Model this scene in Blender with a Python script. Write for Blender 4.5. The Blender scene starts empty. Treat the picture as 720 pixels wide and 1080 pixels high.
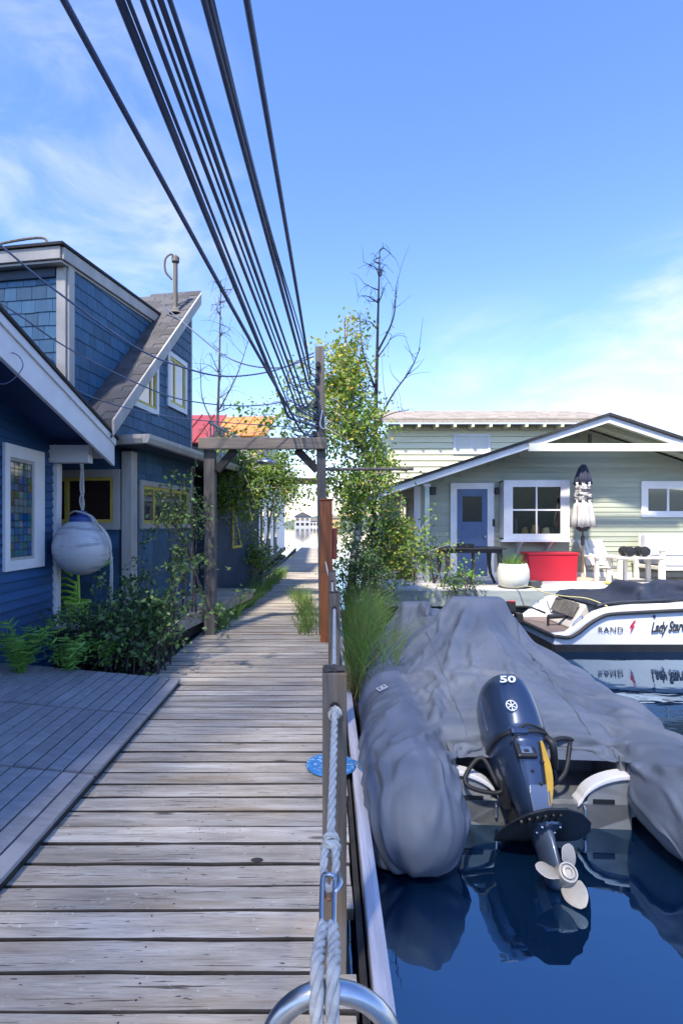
import bpy, bmesh, math, random
import numpy as np
from mathutils import Vector, Matrix

# ------------------------------------------------------------------ camera, sky, sun
SC = bpy.context.scene
COL = SC.collection
R = math.radians
F, VX, VY, EYE = 565.0, 336.0, 553.0, 1.5      # focal length in photo pixels, vanishing point, eye height above the walkway
cam_d = bpy.data.cameras.new('camera')
cam_d.sensor_fit = 'VERTICAL'; cam_d.sensor_height = 36.0
cam_d.lens = F/1080*36.0
cam_d.shift_x = (360-VX)/1080; cam_d.shift_y = (VY-540)/1080
cam_d.clip_start = 0.05; cam_d.clip_end = 3000
cam = bpy.data.objects.new('camera', cam_d); COL.objects.link(cam)
cam.location = (0, 0, EYE); cam.rotation_euler = (R(90), 0, 0)
SC.camera = cam

SUN_TO = Vector((-0.45, -1.0, 1.5)).normalized()
SUN_EL = math.asin(SUN_TO.z); SUN_AZ = math.atan2(SUN_TO.x, SUN_TO.y)
wd = bpy.data.worlds.new('World'); SC.world = wd; wd.use_nodes = True
nt = wd.node_tree; nt.nodes.clear()
out = nt.nodes.new('ShaderNodeOutputWorld'); bg = nt.nodes.new('ShaderNodeBackground')
sky = nt.nodes.new('ShaderNodeTexSky'); sky.sky_type = 'NISHITA'; sky.sun_disc = False
sky.sun_elevation = SUN_EL; sky.sun_rotation = SUN_AZ
sky.altitude = 0; sky.air_density = 1.15; sky.dust_density = 0.35; sky.ozone_density = 3.2
bg.inputs['Strength'].default_value = 0.120
hs = nt.nodes.new('ShaderNodeHueSaturation'); hs.inputs['Saturation'].default_value = 1.20
wb = nt.nodes.new('ShaderNodeMixRGB'); wb.blend_type = 'MULTIPLY'; wb.inputs[0].default_value = 1; wb.inputs[2].default_value = (1.05, .93, 1.01, 1)
nt.links.new(sky.outputs[0], wb.inputs[1]); nt.links.new(wb.outputs[0], hs.inputs['Color'])
# thin cirrus in two parts of the sky, by direction
tc = nt.nodes.new('ShaderNodeTexCoord'); mp = nt.nodes.new('ShaderNodeMapping')
mp.inputs['Scale'].default_value = (1.3, 1.3, 3.2); mp.inputs['Rotation'].default_value = (0, R(24), 0)
nz = nt.nodes.new('ShaderNodeTexNoise'); nz.inputs['Scale'].default_value = 3.2; nz.inputs['Detail'].default_value = 8; nz.inputs['Roughness'].default_value = .58; nz.inputs['Distortion'].default_value = .6
nt.links.new(tc.outputs['Generated'], mp.inputs[0]); nt.links.new(mp.outputs[0], nz.inputs['Vector'])
cl = None
for (d, lo, hi, amt) in (((-.33, .80, .49), .955, 1.0, .55), ((.60, .77, .19), .955, .995, .9), ((.30, .93, .17), .965, 1.0, .5)):
    dt = nt.nodes.new('ShaderNodeVectorMath'); dt.operation = 'DOT_PRODUCT'; dv = Vector(d).normalized(); dt.inputs[1].default_value = dv
    nt.links.new(tc.outputs['Generated'], dt.inputs[0])
    mr = nt.nodes.new('ShaderNodeMapRange'); mr.interpolation_type = 'SMOOTHSTEP'; mr.inputs['From Min'].default_value = lo; mr.inputs['From Max'].default_value = hi; mr.inputs['To Max'].default_value = amt
    nt.links.new(dt.outputs['Value'], mr.inputs['Value'])
    if cl is None: cl = mr.outputs[0]
    else:
        ad = nt.nodes.new('ShaderNodeMath'); ad.operation = 'ADD'; nt.links.new(cl, ad.inputs[0]); nt.links.new(mr.outputs[0], ad.inputs[1]); cl = ad.outputs[0]
cr = nt.nodes.new('ShaderNodeMapRange'); cr.interpolation_type = 'SMOOTHSTEP'; cr.inputs['From Min'].default_value = .36; cr.inputs['From Max'].default_value = .78
nt.links.new(nz.outputs['Fac'], cr.inputs['Value'])
mu = nt.nodes.new('ShaderNodeMath'); mu.operation = 'MULTIPLY'; nt.links.new(cl, mu.inputs[0]); nt.links.new(cr.outputs[0], mu.inputs[1])
mx = nt.nodes.new('ShaderNodeMixRGB'); mx.inputs['Color2'].default_value = (3.3, 3.4, 3.7, 1)
nt.links.new(mu.outputs[0], mx.inputs['Fac'])
nt.links.new(hs.outputs[0], mx.inputs['Color1']); nt.links.new(mx.outputs[0], bg.inputs['Color'])
nt.links.new(bg.outputs[0], out.inputs[0])

sun_d = bpy.data.lights.new('sun', 'SUN'); sun_d.energy = 3.2; sun_d.angle = R(3); sun_d.color = (1, .91, .77)
sun = bpy.data.objects.new('sun', sun_d); COL.objects.link(sun)
sun.rotation_euler = SUN_TO.to_track_quat('Z', 'Y').to_euler(); sun.location = (-20, -25, 40)

SC.render.engine = 'CYCLES'
SC.view_settings.view_transform = 'Standard'; SC.view_settings.look = 'None'
SC.view_settings.exposure = 1.60; SC.view_settings.gamma = 1
SC.cycles.use_denoising = True
SC.cycles.max_bounces = 7; SC.cycles.diffuse_bounces = 3; SC.cycles.glossy_bounces = 4
SC.cycles.transmission_bounces = 4; SC.cycles.transparent_max_bounces = 8
SC.cycles.caustics_reflective = False; SC.cycles.caustics_refractive = False
SC.cycles.sample_clamp_indirect = 6

WATER = -0.25
rnd = random.Random(11)
def P(px, py, Y):                              # a photo pixel at a chosen depth -> world point
    return Vector(((px-VX)*Y/F, Y, EYE-(py-VY)*Y/F))

# ------------------------------------------------------------------ materials
MATS = {}
def mat(name, c1, c2=None, scale=(4, 4, 4), rough=.7, bump=0., rand=0., metal=0., spec=.5, detail=5, lo=.35, hi=.65,
        c3=None, s3=(1, 1, 1), lo3=.55, hi3=.72, coat=0., trans=0., nscale=1.0, bdist=.01, wrinkle=0., wscale=3.):
    """Principled with two noise-mixed colours, an optional third patch colour, bump and per-object variation."""
    if name in MATS: return MATS[name]
    m = bpy.data.materials.new(name); m.use_nodes = True; MATS[name] = m
    t = m.node_tree; b = t.nodes['Principled BSDF']; L = t.links.new
    b.inputs['Roughness'].default_value = rough; b.inputs['Metallic'].default_value = metal
    b.inputs['Specular IOR Level'].default_value = spec
    if coat: b.inputs['Coat Weight'].default_value = coat; b.inputs['Coat Roughness'].default_value = .06
    c2 = c2 or tuple(x*.8 for x in c1)
    co = t.nodes.new('ShaderNodeTexCoord'); oi = t.nodes.new('ShaderNodeObjectInfo')
    off = t.nodes.new('ShaderNodeVectorMath'); off.operation = 'MULTIPLY_ADD'
    comb = t.nodes.new('ShaderNodeCombineXYZ')
    mu = t.nodes.new('ShaderNodeMath'); mu.operation = 'MULTIPLY'; mu.inputs[1].default_value = 37.0
    L(oi.outputs['Random'], mu.inputs[0])
    for i in range(3): L(mu.outputs[0], comb.inputs[i])
    L(co.outputs['Object'], off.inputs[0]); off.inputs[1].default_value = scale; L(comb.outputs[0], off.inputs[2])
    n = t.nodes.new('ShaderNodeTexNoise'); n.inputs['Scale'].default_value = nscale; n.inputs['Detail'].default_value = detail
    n.inputs['Roughness'].default_value = .6
    L(off.outputs[0], n.inputs['Vector'])
    r = t.nodes.new('ShaderNodeValToRGB'); r.color_ramp.elements[0].position = lo; r.color_ramp.elements[1].position = hi
    r.color_ramp.elements[0].color = (*c1, 1); r.color_ramp.elements[1].color = (*c2, 1)
    L(n.outputs['Fac'], r.inputs[0]); col = r.outputs[0]
    if c3:
        o3 = t.nodes.new('ShaderNodeVectorMath'); o3.operation = 'MULTIPLY_ADD'
        L(co.outputs['Object'], o3.inputs[0]); o3.inputs[1].default_value = s3; L(comb.outputs[0], o3.inputs[2])
        n3 = t.nodes.new('ShaderNodeTexNoise'); n3.inputs['Scale'].default_value = 1; n3.inputs['Detail'].default_value = 6
        L(o3.outputs[0], n3.inputs['Vector'])
        r3 = t.nodes.new('ShaderNodeValToRGB'); r3.color_ramp.elements[0].position = lo3; r3.color_ramp.elements[1].position = hi3
        L(n3.outputs['Fac'], r3.inputs[0])
        mm = t.nodes.new('ShaderNodeMixRGB'); mm.inputs['Color2'].default_value = (*c3, 1)
        L(r3.outputs[0], mm.inputs[0]); L(col, mm.inputs['Color1']); col = mm.outputs[0]
    if rand:
        h = t.nodes.new('ShaderNodeHueSaturation')
        mr = t.nodes.new('ShaderNodeMapRange'); mr.inputs['To Min'].default_value = 1-rand; mr.inputs['To Max'].default_value = 1+rand
        L(oi.outputs['Random'], mr.inputs['Value']); L(mr.outputs[0], h.inputs['Value']); L(col, h.inputs['Color']); col = h.outputs[0]
    L(col, b.inputs['Base Color'])
    if bump:
        bp = t.nodes.new('ShaderNodeBump'); bp.inputs['Strength'].default_value = bump; bp.inputs['Distance'].default_value = bdist
        L(n.outputs['Fac'], bp.inputs['Height']); L(bp.outputs[0], b.inputs['Normal'])
    if wrinkle:                                # crisp crease lines in cloth
        rn = t.nodes.new('ShaderNodeTexNoise'); rn.noise_type = 'RIDGED_MULTIFRACTAL'; rn.inputs['Scale'].default_value = wscale; rn.inputs['Detail'].default_value = 2.5; rn.inputs['Distortion'].default_value = .5
        L(co.outputs['Object'], rn.inputs['Vector'])
        fn = t.nodes.new('ShaderNodeTexNoise'); fn.inputs['Scale'].default_value = 60; fn.inputs['Detail'].default_value = 2; L(co.outputs['Object'], fn.inputs['Vector'])
        fm = t.nodes.new('ShaderNodeMath'); fm.operation = 'MULTIPLY_ADD'; L(fn.outputs['Fac'], fm.inputs[0]); fm.inputs[1].default_value = .12; L(rn.outputs['Fac'], fm.inputs[2])
        b2 = t.nodes.new('ShaderNodeBump'); b2.inputs['Strength'].default_value = wrinkle; b2.inputs['Distance'].default_value = .02; L(fm.outputs[0], b2.inputs['Height'])
        if bump: L(bp.outputs[0], b2.inputs['Normal'])
        L(b2.outputs[0], b.inputs['Normal'])
    if trans:
        tr = t.nodes.new('ShaderNodeBsdfTranslucent'); L(col, tr.inputs['Color'])
        ms = t.nodes.new('ShaderNodeMixShader'); ms.inputs[0].default_value = trans
        L(b.outputs[0], ms.inputs[1]); L(tr.outputs[0], ms.inputs[2]); L(ms.outputs[0], t.nodes['Material Output'].inputs[0])
    return m

def plank_mat():
    """Weathered walkway timber: long grain, checks, knots, lichen; varies board by board."""
    m = bpy.data.materials.new('weathered planks'); m.use_nodes = True; t = m.node_tree; L = t.links.new; b = t.nodes['Principled BSDF']
    N = t.nodes.new
    co = N('ShaderNodeTexCoord'); oi = N('ShaderNodeObjectInfo'); mu = N('ShaderNodeMath'); mu.operation = 'MULTIPLY'; mu.inputs[1].default_value = 91
    L(oi.outputs['Random'], mu.inputs[0]); cb = N('ShaderNodeCombineXYZ')
    for i in range(3): L(mu.outputs[0], cb.inputs[i])
    def noise(sc, detail=6, rough=.62, dist=0.):
        v = N('ShaderNodeVectorMath'); v.operation = 'MULTIPLY_ADD'; L(co.outputs['Object'], v.inputs[0]); v.inputs[1].default_value = sc; L(cb.outputs[0], v.inputs[2])
        n = N('ShaderNodeTexNoise'); n.inputs['Scale'].default_value = 1; n.inputs['Detail'].default_value = detail; n.inputs['Roughness'].default_value = rough
        n.inputs['Distortion'].default_value = dist
        L(v.outputs[0], n.inputs['Vector']); return n.outputs['Fac']
    def ramp(f, stops):
        r = N('ShaderNodeValToRGB'); e = r.color_ramp.elements
        while len(e) < len(stops): e.new(.5)
        for k, (p, c) in enumerate(stops): e[k].position = p; e[k].color = (*c, 1)
        L(f, r.inputs[0]); return r.outputs[0]
    def mix(f, a, c2, mode='MIX'):
        x = N('ShaderNodeMixRGB'); x.blend_type = mode
        if isinstance(f, float): x.inputs[0].default_value = f
        else: L(f, x.inputs[0])
        L(a, x.inputs[1])
        if isinstance(c2, tuple): x.inputs[2].default_value = (*c2, 1)
        else: L(c2, x.inputs[2])
        return x.outputs[0]
    grain = noise((7, 170, 90), 7, .72, .8)
    broad = noise((1.6, 14, 8), 5)
    base = ramp(broad, [(.3, (.30, .265, .225)), (.52, (.45, .408, .355)), (.7, (.61, .572, .52))])
    g = ramp(grain, [(.36, (.42, .42, .42)), (.47, (.9, .9, .9)), (.62, (1.12, 1.12, 1.12))])
    c = mix(.62, base, g, 'MULTIPLY')
    # dark checks along the grain
    chk = ramp(noise((2.4, 60, 20), 4, .55, 1.4), [(.325, (1, 1, 1)), (.36, (0, 0, 0))])
    c = mix(chk, c, (.10, .09, .08))
    # warm, un-bleached wood and a little lichen
    warm = ramp(noise((.9, 6, 3), 4), [(.50, (0, 0, 0)), (.72, (.6, .6, .6))])
    c = mix(warm, c, (.33, .235, .135))
    pit = ramp(noise((16, 75, 30), 2, .5), [(.27, (1, 1, 1)), (.31, (0, 0, 0))])
    c = mix(pit, c, (.085, .075, .065))
    lich = ramp(noise((26, 30, 20), 3), [(.66, (0, 0, 0)), (.72, (.5, .5, .5))])
    c = mix(lich, c, (.66, .66, .63))
    # knots
    v = N('ShaderNodeVectorMath'); v.operation = 'MULTIPLY_ADD'; L(co.outputs['Object'], v.inputs[0]); v.inputs[1].default_value = (1.7, 6, 1); L(cb.outputs[0], v.inputs[2])
    vo = N('ShaderNodeTexVoronoi'); vo.inputs['Scale'].default_value = 1; L(v.outputs[0], vo.inputs['Vector'])
    kn = ramp(vo.outputs['Distance'], [(.045, (1, 1, 1)), (.11, (0, 0, 0))])
    c = mix(kn, c, (.13, .11, .095))
    # wear of the individual board
    h = N('ShaderNodeHueSaturation'); mr = N('ShaderNodeMapRange'); mr.inputs['To Min'].default_value = .82; mr.inputs['To Max'].default_value = 1.22
    wn = N('ShaderNodeTexWhiteNoise'); wn.noise_dimensions = '1D'; L(mu.outputs[0], wn.inputs['W'])
    L(wn.outputs['Value'], mr.inputs['Value']); L(mr.outputs[0], h.inputs['Value']); L(c, h.inputs['Color'])
    L(h.outputs[0], b.inputs['Base Color']); b.inputs['Roughness'].default_value = .85; b.inputs['Specular IOR Level'].default_value = .25
    bp = N('ShaderNodeBump'); bp.inputs['Strength'].default_value = .7; bp.inputs['Distance'].default_value = .004
    L(grain, bp.inputs['Height'])
    bp2 = N('ShaderNodeBump'); bp2.invert = True; bp2.inputs['Strength'].default_value = .8; bp2.inputs['Distance'].default_value = .004
    L(chk, bp2.inputs['Height']); L(bp.outputs[0], bp2.inputs['Normal']); L(bp2.outputs[0], b.inputs['Normal'])
    MATS['plank'] = m
    return m

def glass(name, tint=(.02, .025, .03), rough=.03):
    if name in MATS: return MATS[name]
    m = bpy.data.materials.new(name); m.use_nodes = True; b = m.node_tree.nodes['Principled BSDF']
    b.inputs['Base Color'].default_value = (*tint, 1); b.inputs['Roughness'].default_value = rough
    b.inputs['Specular IOR Level'].default_value = .9; b.inputs['IOR'].default_value = 1.7
    MATS[name] = m; return m

# ------------------------------------------------------------------ mesh building
class MB:
    """Collects shapes; build() links them as ONE mesh object."""
    def __init__(s): s.v = []; s.f = []; s.mi = []; s.cur = 0
    def add(s, vs, fs):
        o = len(s.v); s.v += [tuple(v) for v in vs]; s.f += [tuple(i+o for i in f) for f in fs]; s.mi += [s.cur]*len(fs)
    def box(s, a, b):
        (x0, y0, z0), (x1, y1, z1) = a, b
        s.add([(x0,y0,z0),(x1,y0,z0),(x1,y1,z0),(x0,y1,z0),(x0,y0,z1),(x1,y0,z1),(x1,y1,z1),(x0,y1,z1)],
              [(3,2,1,0),(4,5,6,7),(0,1,5,4),(1,2,6,5),(2,3,7,6),(3,0,4,7)]); return s
    def prism(s, poly, axis, lo, hi):
        """poly: 2D points in the two other axes (x:(y,z) y:(x,z) z:(x,y)); extruded along axis."""
        n = len(poly)
        def pt(p, w):
            return {'x': (w, p[0], p[1]), 'y': (p[0], w, p[1]), 'z': (p[0], p[1], w)}[axis]
        s.add([pt(p, lo) for p in poly]+[pt(p, hi) for p in poly],
              [tuple(range(n))[::-1], tuple(range(n, 2*n))]+[(i, (i+1) % n, n+(i+1) % n, n+i) for i in range(n)]); return s
    def bar(s, p, q, w, h, up=(0, 0, 1)):
        p, q = Vector(p), Vector(q); d = (q-p).normalized(); u = Vector(up)
        if abs(d.dot(u)) > .98: u = Vector((0, 1, 0))
        sd = d.cross(u).normalized()*w/2; u = sd.cross(d).normalized()*h/2
        s.add([p-sd-u, p+sd-u, p+sd+u, p-sd+u, q-sd-u, q+sd-u, q+sd+u, q-sd+u],
              [(0,1,2,3),(7,6,5,4),(1,0,4,5),(2,1,5,6),(3,2,6,7),(0,3,7,4)]); return s
    def tube(s, pts, r, n=8, cap=True):
        pts = [Vector(p) for p in pts]; rs = r if isinstance(r, (list, tuple)) else [r]*len(pts)
        d = (pts[1]-pts[0]).normalized(); u = d.orthogonal().normalized(); vs = []; fs = []
        for i, p in enumerate(pts):
            t = (pts[min(i+1, len(pts)-1)]-pts[max(i-1, 0)])
            if t.length < 1e-9: t = d.copy()
            t.normalize(); u = (u-t*u.dot(t))
            if u.length < 1e-6: u = t.orthogonal()
            u.normalize(); w = t.cross(u)
            for k in range(n):
                a = 2*math.pi*k/n; vs.append(p+(u*math.cos(a)+w*math.sin(a))*rs[i])
        for i in range(len(pts)-1):
            for k in range(n):
                fs.append((i*n+k, i*n+(k+1) % n, (i+1)*n+(k+1) % n, (i+1)*n+k))
        if cap: fs += [tuple(range(n))[::-1], tuple(range((len(pts)-1)*n, len(pts)*n))]
        s.add(vs, fs); return s
    def rope(s, pts, r, pitch=.09, n=5, step=.012):
        """three-strand laid rope along a polyline"""
        pts = resample(pts, step); k = len(pts); ang = 0
        d = (pts[1]-pts[0]).normalized(); u = d.orthogonal().normalized()
        st = [[], [], []]
        for i, p in enumerate(pts):
            t = (pts[min(i+1, k-1)]-pts[max(i-1, 0)]).normalized(); u = (u-t*u.dot(t)).normalized(); w = t.cross(u)
            for j in range(3):
                a = ang+2*math.pi*j/3; st[j].append(p+(u*math.cos(a)+w*math.sin(a))*r*.5)
            ang += 2*math.pi*step/pitch
        for q in st: s.tube(q, r*.56, n)
        return s
    def lathe(s, prof, c=(0, 0, 0), n=20, M=None):
        """prof: (radius, height)"""
        vs = []; fs = []; m = len(prof)
        for i, (r, h) in enumerate(prof):
            for k in range(n):
                a = 2*math.pi*k/n; p = Vector((r*math.cos(a), r*math.sin(a), h))
                vs.append((M @ p if M else p)+Vector(c))
        for i in range(m-1):
            for k in range(n): fs.append((i*n+k, i*n+(k+1) % n, (i+1)*n+(k+1) % n, (i+1)*n+k))
        fs += [tuple(range(n))[::-1], tuple(range((m-1)*n, m*n))]
        s.add(vs, fs); return s
    def loft(s, secs, cap=True):
        n = len(secs[0]); vs = [p for q in secs for p in q]; fs = []
        for i in range(len(secs)-1):
            for k in range(n): fs.append((i*n+k, i*n+(k+1) % n, (i+1)*n+(k+1) % n, (i+1)*n+k))
        if cap: fs += [tuple(range(n))[::-1], tuple(range((len(secs)-1)*n, len(secs)*n))]
        s.add(vs, fs); return s
    def mesh(s, name, mats, off=(0, 0, 0), smooth=False):
        me = bpy.data.meshes.new(name); ox, oy, oz = off
        me.from_pydata([(x-ox, y-oy, z-oz) for x, y, z in s.v], [], s.f)
        for m in (mats if isinstance(mats, (list, tuple)) else [mats]): me.materials.append(m)
        if any(s.mi): me.polygons.foreach_set('material_index', s.mi)
        if smooth: me.polygons.foreach_set('use_smooth', [True]*len(s.f))
        me.update(); return me
    def build(s, name, mats, parent=None, bevel=0., smooth=False, world=True, loc=None, auto=None, segs=2):
        """world=True: vertices are world coordinates and are stored relative to the parent"""
        off = (0, 0, 0)
        if parent is not None and world: off = parent.location
        elif loc is not None and parent is None: off = loc
        me = s.mesh(name, mats, off, smooth)
        bm = bmesh.new(); bm.from_mesh(me); bmesh.ops.recalc_face_normals(bm, faces=bm.faces); bm.to_mesh(me); bm.free()
        o = bpy.data.objects.new(name, me); COL.objects.link(o)
        if parent is not None: o.parent = parent
        elif loc is not None: o.location = loc
        if bevel:
            b = o.modifiers.new('bevel', 'BEVEL'); b.width = bevel; b.segments = segs; b.limit_method = 'ANGLE'; b.angle_limit = R(40)
        if auto is not None: smooth_by_angle(me, auto)
        return o
def smooth_by_angle(me, deg):
    bm = bmesh.new(); bm.from_mesh(me)
    for f in bm.faces: f.smooth = True
    for e in bm.edges: e.smooth = not (len(e.link_faces) == 2 and e.calc_face_angle(0) > R(deg))
    bm.to_mesh(me); bm.free()
def resample(pts, step):
    pts = [Vector(p) for p in pts]; out = [pts[0]]; acc = 0
    for a, b in zip(pts, pts[1:]):
        L = (b-a).length; k = max(1, int(L/step))
        out += [a.lerp(b, j/k) for j in range(1, k+1)]
    return out
def curve(pts, n=8):
    """Catmull-Rom through the points"""
    p = [Vector(q) for q in pts]; p = [p[0]*2-p[1]]+p+[p[-1]*2-p[-2]]; out = []
    for i in range(1, len(p)-2):
        a, b, c, d = p[i-1:i+3]
        for k in range(n):
            t = k/n; out.append(.5*((2*b)+(c-a)*t+(2*a-5*b+4*c-d)*t*t+(3*b-a-3*c+d)*t**3))
    out.append(p[-2]); return out
def tag(o, label=None, cat=None, group=None, kind=None):
    if label: o['label'] = label
    if cat: o['category'] = cat
    if group: o['group'] = group
    if kind: o['kind'] = kind
    return o
def thing(name, label, cat, loc=(0, 0, 0), rz=0., group=None, kind=None):
    o = bpy.data.objects.new(name, None); COL.objects.link(o); o.location = loc; o.rotation_euler = (0, 0, rz)
    return tag(o, label, cat, group, kind)
def B(name, m, parent, a, b, bevel=.004, world=True, **k):
    return MB().box(a, b).build(name, m, parent, bevel=bevel, world=world, **k)
def inst(name, me, parent, loc, rot=(0, 0, 0), scale=(1, 1, 1)):
    o = bpy.data.objects.new(name, me); COL.objects.link(o); o.parent = parent; o.location = loc; o.rotation_euler = rot; o.scale = scale
    return o
def text(name, body, size, m, parent, M, shear=0., ext=.001, spacing=1., bold=0.):
    cu = bpy.data.curves.new(name, 'FONT'); cu.body = body; cu.size = size; cu.extrude = ext; cu.shear = shear; cu.space_character = spacing
    cu.offset = bold; cu.align_x = 'CENTER'; cu.align_y = 'CENTER'; cu.resolution_u = 3
    t = bpy.data.objects.new(name+' curve', cu); COL.objects.link(t)
    dg = bpy.context.evaluated_depsgraph_get(); me = bpy.data.meshes.new_from_object(t.evaluated_get(dg))
    bpy.data.objects.remove(t); me.materials.clear(); me.materials.append(m)
    o = bpy.data.objects.new(name, me); COL.objects.link(o); o.parent = parent; o.matrix_local = M
    return o

# ------------------------------------------------------------------ cloth (position based, numpy)
def drape(X, keep, collide, steps=220, iters=5, slack=1.0, hem=None, hem_shrink=1.0, grav=.0022, damp=.985, bend=.25, pin=None, rest=None, stretch=1.0):
    """X (n,m,3) start, keep (n,m) mask; collide(p)->p pushes points out of what lies below."""
    n, m, _ = X.shape; idx = np.arange(n*m).reshape(n, m); p = X.reshape(-1, 3).copy(); rest0 = (X if rest is None else rest).reshape(-1, 3).copy()
    k = keep.reshape(-1)
    def pairs(a, b): return np.stack([a.reshape(-1), b.reshape(-1)], 1)
    G = []
    def group(a, b, w, sh=1.0):
        q = pairs(a, b); q = q[k[q[:, 0]] & k[q[:, 1]]]
        if len(q): G.append((q[:, 0], q[:, 1], np.linalg.norm(rest0[q[:, 0]]-rest0[q[:, 1]], axis=1)*slack*stretch*sh, w))
    for s_ in (0, 1):
        group(idx[s_:-1:2], idx[s_+1::2], 1.); group(idx[:, s_:-1:2], idx[:, s_+1::2], 1.)
        group(idx[s_:-1:2, :-1], idx[s_+1::2, 1:], .6); group(idx[s_:-1:2, 1:], idx[s_+1::2, :-1], .6)
    for s_ in (0, 1, 2, 3):
        group(idx[s_:-2:4], idx[s_+2::4][:len(idx[s_:-2:4])], bend); group(idx[:, s_:-2:4], idx[:, s_+2::4][:, :idx[:, s_:-2:4].shape[1]], bend)
    v = np.zeros_like(p); pm = None if pin is None else pin.reshape(-1)
    for st in range(steps):
        old = p.copy(); v[:, 2] -= grav; v *= damp
        sp = np.linalg.norm(v, axis=1, keepdims=True); v *= np.minimum(1, .02/np.maximum(sp, 1e-9))
        p = p+v
        for it in range(iters):
            for a, b, L, w in G:
                d = p[b]-p[a]; l = np.linalg.norm(d, axis=1); l = np.maximum(l, 1e-9)
                c = (.5*w*(l-L)/l)[:, None]*d
                p[a] += c; p[b] -= c
            if hem is not None: p = hem(p, st/steps)
            p = collide(p)
            if pm is not None: p[pm] = rest0[pm]
        v = p-old
        tch = getattr(collide, 'touch', None)
        if tch is not None: v[tch] *= .15; p[tch] = old[tch]+(p[tch]-old[tch])*.55
    return p.reshape(n, m, 3)
def cloth_object(name, X, keep, m, parent=None, loc=(0, 0, 0), thick=.004, world=False):
    n, mm, _ = X.shape; idx = np.full((n, mm), -1); cnt = 0; vs = []
    for i in range(n):
        for j in range(mm):
            if keep[i, j]: idx[i, j] = cnt; cnt += 1; vs.append(tuple(X[i, j]))
    fs = []
    for i in range(n-1):
        for j in range(mm-1):
            q = (idx[i, j], idx[i+1, j], idx[i+1, j+1], idx[i, j+1])
            if min(q) >= 0: fs.append(tuple(int(x) for x in q))
    me = bpy.data.meshes.new(name); me.from_pydata(vs, [], fs); me.materials.append(m)
    me.polygons.foreach_set('use_smooth', [True]*len(fs)); me.update()
    o = bpy.data.objects.new(name, me); COL.objects.link(o); o.location = loc
    if parent: o.parent = parent
    sd = o.modifiers.new('thickness', 'SOLIDIFY'); sd.thickness = thick; sd.offset = 1
    su = o.modifiers.new('smooth', 'SUBSURF'); su.levels = 1; su.render_levels = 1
    return o
# ------------------------------------------------------------------ palette
plank_mat()
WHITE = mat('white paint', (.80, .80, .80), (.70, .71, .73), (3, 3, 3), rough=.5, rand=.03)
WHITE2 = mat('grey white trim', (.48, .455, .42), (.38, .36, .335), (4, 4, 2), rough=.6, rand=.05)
POST = mat('grey timber', (.145, .13, .12), (.075, .068, .062), (22, 22, 1.6), rough=.85, bump=.5, rand=.1)
POSTB = mat('railing timber', (.22, .19, .155), (.10, .082, .065), (30, 30, 2.2), rough=.85, bump=.6, rand=.12, c3=(.20, .12, .055), s3=(9, 9, 2.0), lo3=.56, hi3=.74)
BEAMW = mat('bleached edge beam', (.60, .60, .66), (.40, .39, .44), (40, 2.2, 20), rough=.8, bump=.5, c3=(.12, .11, .11), s3=(30, 1.6, 12), lo3=.64, hi3=.70)
DARKW = mat('dark wet timber', (.05, .042, .036), (.022, .02, .018), (6, 6, 6), rough=.8)
RUST = mat('red brown stained wood', (.33, .105, .03), (.19, .055, .018), (28, 28, 2), rough=.6, bump=.35, c3=(.07, .03, .015), s3=(8, 8, 3), lo3=.6, hi3=.72)
TILE = mat('grey composite decking', (.31, .31, .335), (.23, .23, .25), (8, 26, 8), rough=.55, bump=.25, rand=.1, c3=(.37, .37, .40), s3=(2, 2, 2))
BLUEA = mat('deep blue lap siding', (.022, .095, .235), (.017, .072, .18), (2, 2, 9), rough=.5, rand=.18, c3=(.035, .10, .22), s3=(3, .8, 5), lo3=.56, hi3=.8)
BLUEB = mat('blue shingle', (.042, .130, .235), (.031, .096, .175), (9, 9, 3), rough=.62, bump=.2, rand=.24)
BLUED = mat('dark blue wall', (.035, .065, .11), (.025, .045, .08), (3, 3, 3), rough=.7, rand=.2)
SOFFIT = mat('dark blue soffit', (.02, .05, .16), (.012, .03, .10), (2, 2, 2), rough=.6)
ROOFG = mat('grey asphalt shingle', (.085, .085, .095), (.05, .05, .056), (40, 40, 40), rough=.9, bump=.3, rand=.28)
ROOFT = mat('tan asphalt shingle', (.33, .29, .24), (.20, .175, .15), (30, 30, 30), rough=.9, bump=.3, rand=.22)
BLACKR = mat('black roof edge', (.03, .03, .034), (.018, .018, .02), (6, 6, 6), rough=.8)
GREENC = mat('sage green lap siding', (.39, .42, .33), (.34, .37, .29), (1.2, 4, 9), rough=.55, rand=.09, c3=(.30, .32, .245), s3=(.8, 3, 6), lo3=.58, hi3=.85)
CREAM = mat('pale cream lap siding', (.80, .78, .54), (.72, .70, .48), (1.2, 3, 9), rough=.6, rand=.05)
YELLOW = mat('yellow window sash', (.62, .50, .10), (.52, .42, .08), (4, 4, 4), rough=.5)
DOORB = mat('blue door paint', (.085, .14, .27), (.075, .12, .235), (3, 3, 3), rough=.45)
BLACKM = mat('black metal', (.02, .02, .023), (.012, .012, .014), (9, 9, 9), rough=.45)
DKGLASS = glass('dark window glass')
RUBBER = mat('black rubber', (.02, .021, .024), (.012, .012, .014), (12, 12, 12), rough=.6)
METAL = mat('galvanised metal', (.55, .57, .60), (.42, .44, .48), (16, 16, 16), rough=.32, metal=1.)
ROPE = mat('white laid rope', (.66, .64, .58), (.47, .45, .41), (50, 50, 50), rough=.9, bump=.5)
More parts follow.
